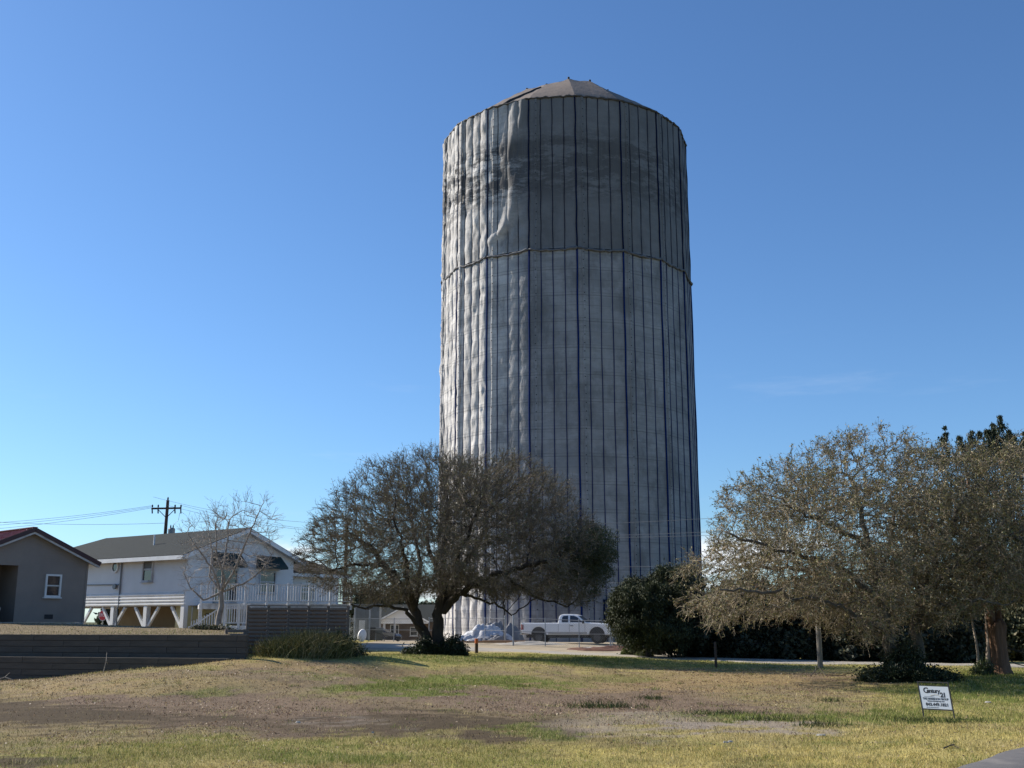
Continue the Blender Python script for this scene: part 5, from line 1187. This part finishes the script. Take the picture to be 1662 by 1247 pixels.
MB().box2((3.07, -.62, .78), (3.15, .62, 1.12)).build('grille', M['dkmetal'], pk_, bevel=.02)
MB().box2((3.10, -.60, .93), (3.17, .60, .98)).build('grille_bar', M['chrome'], pk_)
for s in (-1, 1):
    MB().box2((2.92, s * .80 - .175, .80), (3.14, s * .80 + .20, 1.10)).build('headlight', M['headlens'], pk_, bevel=.03)
    MB().box2((-3.125, s * .90 - .09, .86), (-2.94, s * .90 + .105, 1.24)).build('tail_light', M['redlens'], pk_, bevel=.02)
    MB().box((1.08, s * 1.16, 1.38), (.12, .20, .19)).bar((1.08, s * .96, 1.36), (1.08, s * 1.08, 1.37), .05, .05).build('wing_mirror', M['blacktrim'], pk_, bevel=.02)
    MB().box((.28, s * (TWD / 2 + .018), 1.14), (.20, .035, .04)).build('door_handle', M['blacktrim'], pk_)
    for x in (-.62, .12, 1.16): MB().box((x, s * (TWD / 2 + .001), .93), (.014, .008, .66)).build('door_seam', M['dkmetal'], pk_)
    MB().box((0, s * (TWD / 2 - .004), .66), (2.6, .02, .17)).build('rocker_panel', M['truckdirt'], pk_)
    MB().box((.0, s * (TWD / 2 - .08), .46), (2.6, .14, .06)).build('running_board', M['dkmetal'], pk_)
    for x in (xr, xf):
        wl = MB().lathe((x, s * (TWD / 2 - .17), .40), [(.24, -.13), (.38, -.12), (.40, -.06), (.40, .06), (.38, .12), (.24, .13)], 22, 'y').build('wheel', M['rubber'], pk_, smooth=False)
        ri = MB().lathe((x, s * (TWD / 2 - .07), .40), [(.23, -.05), (.235, .035), (.19, .03), (.17, -.01)], 18, 'y')
        for k in range(6):
            a_ = k * math.pi / 3; ri.bar((x + .05 * math.cos(a_), s * (TWD / 2 - .045), .40 + .05 * math.sin(a_)), (x + .21 * math.cos(a_), s * (TWD / 2 - .045), .40 + .21 * math.sin(a_)), .06, .03, up=(0, 1, 0))
        ri.build('rim', M['rimdark'], wl)
        MB().prism([(x + .50 * math.cos(t_), .57 + .50 * math.sin(t_)) for t_ in np.linspace(0, math.pi, 10)], s * (TWD / 2 - .30), s * (TWD / 2 + .0022)).build('wheel_well', M['blacktrim'], pk_)
MB().box2((-3.22, -.92, .56), (-3.10, .92, .72)).build('rear_bumper', M['chrome'], pk_, bevel=.02)
MB().box2((3.02, -.98, .50), (3.24, .98, .74)).build('front_bumper', M['chrome'], pk_, bevel=.03)
MB().box2((-2.9, -.5, .36), (2.8, .5, .56)).build('chassis', M['dkmetal'], pk_)
MB().box2((-2.4, -.35, 1.31), (-1.2, .1, 1.40)).build('tool_box', M['dkmetal'], pk_)

# ================================================================== CHAIN-LINK FENCES
M['mesh'] = mat('fence_wire', (.22, .24, .26), (.16, .18, .20), 5, .5, metal=.4)
def chainlink(label, pts, h, grp, thick=(), wire=True, rails=(1.0, .52), bottom=True):
    """pts: list of (x, y); one post at each"""
    t_ = thing('chain_link_fence', label, 'fence', (pts[0][0], pts[0][1], gz(*pts[0])), 0, grp); b_ = Vector(t_.location); P = [Vector((x, y, gz(x, y))) - b_ for x, y in pts]
    for i, p in enumerate(P):
        k = i in thick; hp = h * (1.07 if k else 1.0); MB().tube([p + Vector((0, 0, -.3)), p + Vector((0, 0, hp))], .05 if k else .028, 8).lathe(tuple(p + Vector((0, 0, hp))), [(.055 if k else .033, 0), (.03, .04), (.005, .06)], 8).build('post', M['galv'], t_)
    wv, wf = [], []
    for i in range(len(P) - 1):
        p, q = P[i], P[i + 1]
        for f in rails: MB().tube([p + Vector((0, 0, h * f - .03)), q + Vector((0, 0, h * f - .03))], .019, 6).build('rail', M['galv'], t_)
        if wire:
            L_ = (q - p).length; n = int(L_ / .16)
            for s in (-1, 1):
                for k in range(-int(h / .16), n + int(h / .16)):
                    a0, a1 = k * .16, k * .16 + s * h; z0, z1 = .04, h - .04
                    lo_, hi_ = sorted((a0, a1))
                    if hi_ < 0 or lo_ > L_: continue
                    def clampz(a_): return z0 + (z1 - z0) * (a_ - a0) / (a1 - a0)
                    e0, e1 = max(0, min(L_, a0)), max(0, min(L_, a1)); A_ = p.lerp(q, e0 / L_) + Vector((0, 0, clampz(e0))); B_ = p.lerp(q, e1 / L_) + Vector((0, 0, clampz(e1)))
                    if (A_ - B_).length > .05: wv.append(A_); wf.append(B_)
    if wv:
        V, Fc = strands(np.array([tuple(x) for x in wv]), np.array([tuple(x) for x in wf]), np.full(len(wv), .0028), np.full(len(wv), .0028)); tag(link('wire_mesh', np_mesh('wire_mesh', V, Fc), M['mesh'], t_), kind='stuff')
    return t_
def XY(u, Y): p = W(u, 1045, Y); return (p.x, p.y)
chainlink('chain-link fence with galvanised posts in front of the white pickup', [XY(833, 71), XY(885, 70.4), XY(940, 69.8), XY(991, 69.2)], 1.72, 'chain-link fences', thick=(0, 3))
chainlink('low chain-link fence receding right of the white pickup', [XY(994, 69.6), XY(1024, 73), XY(1050, 78)], 1.3, 'chain-link fences')
chainlink('long chain-link fence behind the two dark trunks', [XY(696, 77), XY(740, 76), XY(787, 75), XY(820, 74)], 1.65, 'chain-link fences', thick=(3,))
chainlink('chain-link fence before the small brick house', [XY(567, 80), XY(598, 80), XY(639, 79.5), XY(681, 79)], 1.62, 'chain-link fences')
# tall posts left over at the site
for u, Y, h_, r_, lb_ in ((574.5, 80.5, 2.35, .05, 'tall grey steel post left of the blue grey shed door'), (599, 80.6, 2.5, .05, 'tall grey steel post right of the blue grey shed'), (818.5, 75.4, 2.5, .06, 'tall dark post beside the tarpaulin heap')):
    x, y = XY(u, Y); b_ = gz(x, y); o = MB().tube([(0, 0, -.3), (0, 0, h_)], r_, 8).box((0, 0, h_ + .01), (r_ * 2.6, r_ * 2.6, .03)).build('steel_post', M['galv'] if u < 700 else M['dkmetal'], None, (x, y, b_)); tag(o, lb_, 'post', 'steel posts on the work site')
# ================================================================== ROADSIDE POSTS
def wpost(u, v0, v1, Y, r, m_, label, name='wooden_post', top=None, n=9):
    p = W(u, v0, Y); z = gz(p.x, p.y); h = W(u, v1, Y).z - z; o = MB().tube([(0, 0, -.3), (.01, 0, h * .5), (0, 0, h)], [r * 1.05, r, r * .93], n)
    t_ = thing(name, label, 'post', (p.x, p.y, z)); o.build('shaft', m_, t_, smooth=False)
    return t_, h
wpost(1162, 1083, 1042, 45.6, .055, M['pole'], 'short dark post at the road edge in tree shadow')
wpost(1331.5, 1083, 985, 45.4, .105, M['palewood'], 'taller pale wooden pole left of the oak trunks')
t_, h = wpost(773, 1061, 1037, 55.5, .085, M['pole'], 'short brown post with orange paint right of the two dark trunks')
MB().lathe((0, 0, h - .22), [(.088, 0), (.09, .1), (.087, .23)], 9).build('orange_band', M['orange'], t_); 
# ================================================================== UTILITY POLES AND WIRES
def upole(u, vtop, Y, r, label, xarm=True, trans=True, lean=0):
    p = W(u, vtop, Y); z = gz(p.x, Y); H_ = p.z - z; t_ = thing('utility_pole', label, 'utility pole', (p.x, p.y, z)); MB().tube([(lean * H_, 0, -.5), (0, 0, H_)], [r, r * .68], 10).build('pole', M['pole'], t_)
    tops = []
    if xarm:
        MB().box((0, -.16, H_ - .62), (2.3, .10, .13)).build('cross_arm', M['pole'], t_, rot=(0, 0, R(-8)))
        for s in (-1, 1): MB().bar((s * .06, -.12, H_ - 1.25), (s * .62, -.2, H_ - .70), .03, .05).build('brace', M['dkmetal'], t_)
        for x in (-1.05, -.62, .62, 1.05):
            MB().lathe((x, -.18, H_ - .55), [(.03, 0), (.07, .03), (.045, .09), (.07, .12), (.03, .2)], 9).build('insulator', M['blacktrim'], t_)
            MB().tube([(x, -.2, H_ - .68), (x + .05, -.26, H_ - 1.0)], .05, 7).build('cutout', M['dkmetal'], t_)
        MB().lathe((0, 0, H_), [(.03, 0), (.06, .04), (.06, .16), (.02, .24)], 9).build('insulator', M['blacktrim'], t_)
    if trans:
        tr = MB().lathe((.46, -.12, H_ - 3.0), [(.20, 0), (.25, .05), (.25, .85), (.21, .93), (.05, .97)], 14).build('transformer', M['greymetal'], t_)
        for x in (.38, .56): MB().lathe((x, -.12, H_ - 2.06), [(.04, 0), (.05, .1), (.02, .24)], 7).build('bushing', M['blacktrim'], tr)
        MB().tube([(.56, -.12, H_ - 1.85), (.9, -.1, H_ - 1.5), (1.0, -.2, H_ - .95)], .012, 5).build('jumper', M['dkmetal'], t_)
    return p
PA = upole(272.5, 812, 80, .16, 'utility pole with cross arm and transformer behind the white house', lean=-.012)
PB = upole(563, 856, 76, .16, 'utility pole at the right end of the deck behind the spreading tree', xarm=True, trans=False)
M['wire'] = mat('aluminium_wire', (.30, .31, .33), (.26, .27, .29), 5, .4, metal=.5)
wn = 0
def wire(a_, b_, sag, label, r=.011):
    a_ = Vector(a_); b_ = Vector(b_); pts = []
    for i in range(25): s = i / 24; p = a_.lerp(b_, s); pts.append((p.x - a_.x, p.y - a_.y, p.z - a_.z - 4 * sag * s * (1 - s)))
    tag(MB().tube(pts, r, 5).build('power_line', M['wire'], None, a_), label, 'power line', 'overhead lines')
PC = W(1760, 800, 66)
for k, (dx, lb_) in enumerate(((-1.05, 'highest overhead line'), (.05, 'middle overhead line'), (1.05, 'lower overhead line'))):
    zt = (.22, -.40, -.40)[k]
    wire(PA + Vector((dx, -.18, zt)), PB + Vector((dx, -.18, zt)), .35, lb_ + ' strung between the two utility poles', .010)
    wire(PB + Vector((dx, -.18, zt)), PC + Vector((dx, 0, zt * 1.0 + (.35, 0, -.35)[k])), 1.0, lb_ + ' crossing the tower to the right', .012)
for v_b, v_c, lb_ in ((912, 905, 'upper of the low communication lines crossing the tower foot'), (938, 930, 'middle low communication line crossing the tower foot'), (946, 942, 'lowest communication line crossing the tower foot')):
    wire(W(563, v_b + 4, 75.9), W(1760, v_c - 10, 66), .5, lb_, .012)
for (v_l, dv_, lb_) in ((790, -.02, 'topmost'), (838, -.42, 'second'), (846, -.50, 'third'), (858, -.58, 'lowest')):
    wire(PA + Vector((-1.05 if v_l > 800 else 0, -.18, dv_ if v_l > 800 else -1.7)), W(-420, v_l + 8, 82), .9, lb_ + ' overhead line running left over the grey house', .012)

# ================================================================== WORK SITE
def crumple(name, label, cat, c, rad, h, m_, seed, lump=.15, parent=None, n=34, grp=None):
    g = random.Random(seed); ph = [g.random() * 6 for _ in range(12)]; V = []; 
    for j in range(n):
        for i in range(n):
            x = -1 + 2 * i / (n - 1); y = -1 + 2 * j / (n - 1); d = math.hypot(x, y); e = max(0, 1 - d ** 2.2)
            f = .5 + lump * math.sin(5 * x + ph[0] + 2 * math.sin(3 * y + ph[1])) + lump * .7 * abs(math.sin(9 * y + 4 * x + ph[2])) + lump * .4 * math.sin(17 * x - 8 * y + ph[3])
            V.append((x * rad[0] * (1 + .1 * math.sin(7 * y + ph[4])), y * rad[1] * (1 + .1 * math.sin(6 * x + ph[5])), h * e ** .6 * max(.12, f) + .03 * g.random() - .05))
    Fc = [(j * n + i, j * n + i + 1, (j + 1) * n + i + 1, (j + 1) * n + i) for j in range(n - 1) for i in range(n - 1)]
    return tag(MB().add(V, Fc).build(name, m_, parent, (c[0], c[1], gz(c[0], c[1])), smooth=True), label, cat, grp)
crumple('tarp_heap', 'crumpled white and grey tarpaulin heap at the tower foot', 'tarp', XY(788, 77.5), (1.9, 1.2), 1.7, M['tarpwhite'], 3)
crumple('tarp_heap', 'lower white plastic heap spilling toward the two dark trunks', 'tarp', XY(760, 76.6), (1.3, .8), .7, M['tarpwhite'], 5)
crumple('tarp_heap', 'low grey tarpaulin folded in front of the white heap', 'tarp', XY(800, 76.4), (1.4, .6), .75, M['tarpgrey'], 8)
crumple('tarp_heap', 'grey sagging tarpaulin right of the white heap', 'tarp', XY(812, 78.6), (1.6, .8), 2.1, M['tarpgrey'], 9)
crumple('dirt_mound', 'low sandy dirt mound before the lumber', 'dirt', XY(862, 72.4), (2.6, 1.0), .35, M['concrete'], 12)
M['mulch'] = mat('red_brown_mulch', (.17, .075, .045), (.10, .05, .035), 8, .95, .9, 20)
crumple('mulch_pile', 'low reddish mulch pile at the pickup fence corner', 'mulch', XY(985, 66.5), (2.3, 1.1), .38, M['mulch'], 13)
for i, (u, Y, L_, rz_, dz, lb_) in enumerate(((752, 73.6, 4.2, 3, .06, 'long lumber plank lying left of the orange marked post'), (800, 73.8, 3.6, -2, .06, 'lumber plank behind the orange marked post'), (848, 73.4, 2.4, 8, .05, 'short lumber plank at the tall fence post'), (818, 73.2, 2.8, -6, .16, 'upper lumber plank resting across the others'), (842, 72.9, 1.6, 20, .05, 'stubby offcut plank nearest the road'))):
    x, y = XY(u, Y); tag(MB().box((0, 0, 0), (L_, .22, .09)).build('lumber_plank', M['lumber'], None, (x, y, gz(x, y) + dz + .03), (0, 0, R(rz_)), bevel=.01), lb_, 'plank', 'planks on the site')
x, y = XY(964, 66.8); tag(MB().prism([(-.75, -.35), (.7, -.45), (.8, .3), (-.6, .45)], 0, .09, 'z').build('concrete_slab', M['concrete'], None, (x, y, gz(x, y) + .06), (R(2), R(-2), .1), bevel=.01), 'flat pale concrete slab on the ground before the pickup fence', 'slab')
# left fence line: shed, oval, bins, car
x, y = XY(587, 86); sh = thing('shed', 'blue grey corrugated shed right of the deck end', 'shed', (x, y, gz(x, y)), R(3))
MB().box2((-.55, 0, 0), (1.3, 2.4, 2.65)).build('walls', M['greymetal'], sh); rb = MB()
for i in range(12): rb.box((-.48 + i * .15, -.015, 1.32), (.06, .03, 2.6))
rb.build('cladding_rib', M['greymetal'], sh); MB().box2((-.65, -.15, 2.66), (1.4, 2.5, 2.74)).build('roof', M['greymetal'], sh); MB().box2((-.25, -.05, 0), (.2, -.032, 1.5)).build('door', M['whitedirty'], sh)
x, y = XY(588, 78.5); o = MB().lathe((0, 0, 0), [(.02, -.07), (.25, -.06), (.42, 0), (.46, .07), (.40, .05), (.2, -.02), (.02, -.03)], 24, 'y').build('dish', M['white'], None, (x, y, gz(x, y) + .42), (R(-14), R(28), R(35)), smooth=True); o.scale = (.75, 1, 1.1); tag(o, 'white oval dish leaning on the ground beside the left fence', 'dish')
for u, c_, hh_, lb_ in ((603, 'dkmetal', 1.0, 'dark wheeled bin left of the pale rimmed one'), (615.5, 'bin', 1.0, 'green grey wheeled bin with pale rim before the brick house')):
    x, y = XY(u, 81.5); t_ = thing('wheeled_bin', lb_, 'bin', (x, y, gz(x, y)), R(8), 'wheeled bins'); MB().box((0, 0, .47), (.46, .5, .85), taper=1.22).build('body', M[c_], t_, bevel=.02); MB().box((0, 0, .93), (.60, .64, .07)).build('lid', M[c_] if c_ == 'dkmetal' else M['greymetal'], t_, bevel=.02)
    for s in (-1, 1): MB().lathe((s * .2, .24, .1), [(.1, -.03), (.1, .03)], 10, 'x').build('wheel', M['rubber'], t_)
x, y = XY(631, 80.8); wb = thing('wheelbarrow', 'grey wheelbarrow standing right of the bins', 'wheelbarrow', (x, y, gz(x, y)), R(10))
MB().add([(-.5, -.3, .65), (.5, -.3, .6), (.5, .3, .6), (-.5, .3, .65), (-.25, -.18, .34), (.3, -.18, .36), (.3, .18, .36), (-.25, .18, .34)], [(0, 1, 5, 4), (1, 2, 6, 5), (2, 3, 7, 6), (3, 0, 4, 7), (4, 5, 6, 7)]).build('tray', M['greymetal'], wb)
MB().tube([(-1.0, -.28, .62), (.2, -.2, .32), (.62, 0, .2)], .022, 6).tube([(-1.0, .28, .62), (.2, .2, .32), (.62, 0, .2)], .022, 6).tube([(-.3, -.22, .4), (-.35, -.22, 0)], .018, 6).tube([(-.3, .22, .4), (-.35, .22, 0)], .018, 6).build('frame', M['dkmetal'], wb); MB().lathe((.66, 0, .2), [(.2, -.04), (.2, .04)], 14, 'y').build('wheel', M['rubber'], wb)
x, y = XY(616, 94); ca_ = thing('parked_car', 'dark blue parked car before the brick house', 'car', (x, y, gz(x, y)), R(-12))
pr = [(-2.1, .3), (-2.15, .75), (-1.5, .9), (-.9, 1.32), (.4, 1.36), (1.1, .95), (2.0, .82), (2.2, .6), (2.15, .3)]
MB().prism(pr, -.85, .85).build('body', M['carblue'], ca_, bevel=.05); 
for s in (-1, 1):
    MB().prism([(-1.25, .93), (-.85, 1.25), (.35, 1.29), (.92, .95)], s * .851, s * .862).build('side_window', M['glass'], ca_)
    for xx in (-1.35, 1.35): MB().lathe((xx, s * .80, .32), [(.2, -.1), (.32, -.09), (.32, .09), (.2, .1)], 16, 'y').build('wheel', M['rubber'], ca_)
slab_p = pk_; pk_ = ca_; slab([(1.05, -.7, 1.0), (1.05, .7, 1.0), (.45, .65, 1.33), (.45, -.65, 1.33)], M['glass'], 'windshield', (1, 0, 1)); pk_ = slab_p; ca_.scale = (.8, .8, .8)

# ================================================================== SIGNS
def text(body, size, m_, par, loc, rot=(R(90), 0, 0), ext=.001, name='lettering', align='CENTER', sx_=1.0, shear=0, off=0, sp=1.0):
    cu = bpy.data.curves.new('t', 'FONT'); cu.body = body; cu.size = size; cu.extrude = ext; cu.align_x = align; cu.align_y = 'CENTER'; cu.shear = shear; cu.offset = off; cu.space_character = sp; cu.resolution_u = 4
    o = bpy.data.objects.new('t', cu); COL.objects.link(o); bpy.context.view_layer.update(); me = bpy.data.meshes.new_from_object(o.evaluated_get(bpy.context.evaluated_depsgraph_get())); me.materials.clear(); bpy.data.objects.remove(o); bpy.data.curves.remove(cu)
    me.name = name; q = link(name, me, m_, par, loc, rot); q.scale = (sx_, 1, 1); return q
p = W(167, 999, 79); ss = thing('stop_sign', 'red octagonal stop sign under the raised white house', 'stop sign', (p.x, p.y, gz(p.x, p.y)), R(-22)); hs = p.z - ss.location.z
o8 = [(.38 * math.cos(R(22.5 + 45 * k)), .38 * math.sin(R(22.5 + 45 * k)) + hs) for k in range(8)]
MB().prism([(x * 1.03, (z - hs) * 1.03 + hs) for x, z in o8], -.010, .004).build('border', M['signwhite'], ss); MB().prism([(x * .95, (z - hs) * .95 + hs) for x, z in o8], -.016, -.0105).build('face', M['signred'], ss)
text('STOP', .29, M['signwhite'], ss, (0, -.018, hs), sx_=.9, off=.006); MB().tube([(0, .03, -.3), (0, .03, hs + .3)], .03, 6).build('post', M['galv'], ss)
# yard sign on its black frame
sl = W(1500, 1166, 22.9); sr = W(1550, 1171, 22.5); sz = min(gz(sl.x, sl.y), gz(sr.x, sr.y)); dx_ = sr - sl
ys_ = thing('yard_sign', 'white real estate sign in a black metal frame on the lawn', 'sign', (sl.x, sl.y, sz), math.atan2(dx_.y, dx_.x)); WSN = math.hypot(dx_.x, dx_.y)
hN = W(1494, 1106, 22.9).z - sz; tilt = math.atan2(6.0 / F * 22.9, hN)
root = ys_
PHh = .44; p0z = .19; p1z = p0z + PHh
for x in (0, WSN): MB().box((x, 0, hN / 2 - .05), (.022, .022, hN + .1)).build('leg', M['blacktrim'], root)
MB().box((WSN / 2, 0, hN - .011), (WSN - .024, .02, .02)).build('top_bar', M['blacktrim'], root); MB().box((WSN / 2, 0, p0z - .012), (WSN - .024, .02, .022)).build('lower_bar', M['blacktrim'], root); MB().box((WSN / 2, 0, p1z + .008), (WSN - .024, .012, .012)).build('upper_bar', M['blacktrim'], root)
MB().box((WSN / 2, -.004, (p0z + p1z) / 2), (WSN - .026, .008, p1z - p0z - .004)).build('sign_panel', M['signwhite'], root)
sc_ = WSN / .61; yv = -.0095
def T(b_, size, x, z, **k): return text(b_, size, k.pop('m', M['ink']), root, (x * WSN, yv, p0z + z * PHh), **k)
T('C', .150, .225, .80, off=.004); T('entury', .112, .47, .79, off=.004, sp=.88); T('21', .125, .77, .62, off=.005, sp=.85)
T('THE HARRELSON GROUP', .056, .5, PHh, off=.0012, sx_=.80); T('theharrelsongroup.com', .038, .5, .345, off=.0004, sx_=.95); T('843.449.1821', .080, .52, .19, off=.003, sp=1.05)
T('Each office independently owned', .018, .35, .065)
MB().box((.30 * WSN, yv, p0z + .53 * PHh), (.34 * WSN, .001, .004)).build('printed_rule', M['ink'], root)
MB().tube([(x * WSN, yv, p0z + z * PHh) for x, z in ((.34, .57), (.42, .60), (.50, .63), (.58, .62), (.64, .58), (.67, .56))], .0035, 4).build('printed_swoosh', M['inktan'], root)

bpy.context.view_layer.update()
for ch in root.children:                      # the whole frame has been pushed over to the left, its bars still level
    me_ = ch.data; me_.transform(ch.matrix_local); ch.location = (0, 0, 0); ch.rotation_euler = (0, 0, 0); ch.scale = (1, 1, 1)
    me_.transform(Matrix(((1, 0, -math.tan(tilt), 0), (0, 1, 0, 0), (0, 0, 1, 0), (0, 0, 0, 1))))
# ================================================================== BITS ON THE LAWN
def stick(label, pts, r, m_, grp='fallen branches on the lot', name='fallen_branch'):
    b_ = Vector(pts[0][0]); mb = MB()
    for pl in pts: mb.tube([Vector(q) - b_ for q in pl], [r * (1 - .6 * i / (len(pl) - 1)) for i in range(len(pl))], 6)
    tag(mb.build(name, m_, None, b_), label, 'branch', grp)
def on(u, v, Y, h=0): p = W(u, v, Y); return (p.x, p.y, gz(p.x, p.y) + h)
stick('thin fallen branch on the grass right of the yard sign', [[on(1530, 1199, 17.2, .02), on(1543, 1198, 17.4, .05), on(1558, 1201, 17.2, .02)], [on(1543, 1198, 17.4, .05), on(1549, 1196, 17.8, .03)]], .012, M['bark'])
stick('arched pale fallen branch below the tall wooden pole', [[on(1316, 1100, 37.5, .02), on(1325, 1096, 38, .20), on(1331, 1092, 38.3, .30), on(1337, 1095, 38.3, .12)], [on(1331, 1092, 38.3, .28), on(1340, 1100, 38, .04), on(1365, 1101, 38, .03), on(1385, 1096, 38.5, .12), on(1396, 1088, 39, .3)], [on(1325, 1096, 38, .20), on(1324, 1090, 38.2, .34)]], .02, M['barkoak'])
stick('dry forked branch lying on the retaining wall face', [[on(168, 1092, 34.9, .02), on(172, 1080, 35.0, .35), on(173, 1066, 35.3, .62)], [on(172, 1080, 35.0, .35), on(175, 1077, 35.1, .25)]], .018, M['palewood'])
stick('grey driftwood branch at the foot of the wall, left edge', [[on(-6, 1104, 34.6, .04), on(8, 1098, 34.8, .12), on(16, 1092, 34.9, .26)], [on(8, 1098, 34.8, .12), on(22, 1100, 34.7, .04)]], .022, M['palewood'])
stick('small grey stick on the bank below the wall', [[on(190, 1089, 34.5, .03), on(198, 1090, 34.2, .02), on(208, 1091, 34, .03)]], .014, M['palewood'])
stick('short stake standing on the bank before the slat fence', [[on(428.5, 1062, 36.2, -.1), on(429, 1050, 36.2, .34)]], .02, M['palewood'], name='stake')
for u, v, s, lb_ in ((1604, 1142, .10, 'white scrap lying in the grass right of the yard sign'), (1333, 1196, .09, 'flat pale scrap on the bare patch below the sign'), (1178, 1208, .05, 'left of two pale scraps on the bare patch'), (1186, 1207, .05, 'right of two pale scraps on the bare patch'), (484, 1175, .05, 'white pebble in the middle of the dark bare soil'), (605, 1192, .03, 'tiny white pebble right of the dark bare soil')):
    Yq = 1.9 * F / (v - 1009.5) * 1.0
    for _ in range(4): p = W(u, v, Yq); Yq *= (EYE - gz(p.x, p.y)) / max(EYE - p.z, .1)
    p = W(u, v, Yq); g = random.Random(u); V = [(s * (.8 + .4 * g.random()) * math.cos(a_), .6 * s * (.8 + .4 * g.random()) * math.sin(a_), .01) for a_ in np.linspace(0, 2 * math.pi, 9)[:-1]]
    V2 = [(x * .7, y * .7, .03 + .01 * g.random()) for x, y, z in V]; tag(MB().add(V + V2, [tuple(range(8))[::-1], tuple(range(8, 16))] + [(i, (i + 1) % 8, (i + 1) % 8 + 8, i + 8) for i in range(8)]).build('scrap', M['concrete'], None, (p.x, p.y, gz(p.x, p.y) + .01)), lb_, 'scrap', 'pale scraps on the lot')
# green weed tufts standing out of the lawn
def weed(u, v, w_, h_, label, seed, pal=((.09, .13, .04), (.13, .16, .05), (.17, .16, .07))):
    Yq = 1.9 * F / (v - 1009.5); p = W(u, v, Yq); n = int(200 * w_); g = np.random.default_rng(seed); o = g.normal(size=(n, 2)) * (w_ * .42, .22); S = np.stack([o[:, 0], o[:, 1], ground_z(o[:, 0] + p.x, o[:, 1] + p.y) - gz(p.x, p.y)], 1)
    d = nrmz(np.stack([g.normal(size=n) * .6, g.normal(size=n) * .6, np.ones(n)], 1)); E = S + d * (h_ * (.4 + .6 * g.random(n)))[:, None]; V, Fc = strands(S, E, np.full(n, .008), np.full(n, .002)); tag(link('weed_tuft', np_mesh('weed_tuft', V, Fc, np.repeat(pick(list(pal), [1, 1, 1], n, seed), 6, 0)), M['grass'], None, (p.x, p.y, gz(p.x, p.y))), label, 'weed', 'green weed tufts on the lot', 'stuff')
for i, (u, v, w_, h_, lb_) in enumerate(((985, 1140, 1.2, .22, 'dark weed tuft in the middle of the brown litter patch'), (1060, 1128, .5, .16, 'small weed tuft left of the gravel patch'), (1250, 1160, 1.1, .12, 'bright low weeds left of the sign'), (1332, 1168, .6, .16, 'upright green weed tuft left of the sign'), (1180, 1150, 1.2, .12, 'dull weed patch above the gravel'), (1545, 1162, .9, .12, 'green weeds at the right leg of the sign'), (1480, 1160, .9, .12, 'green weeds at the left leg of the sign'), (1345, 1130, .4, .15, 'small weed tuft before the oak litter'))): weed(u, v, w_, h_, lb_, 400 + i)
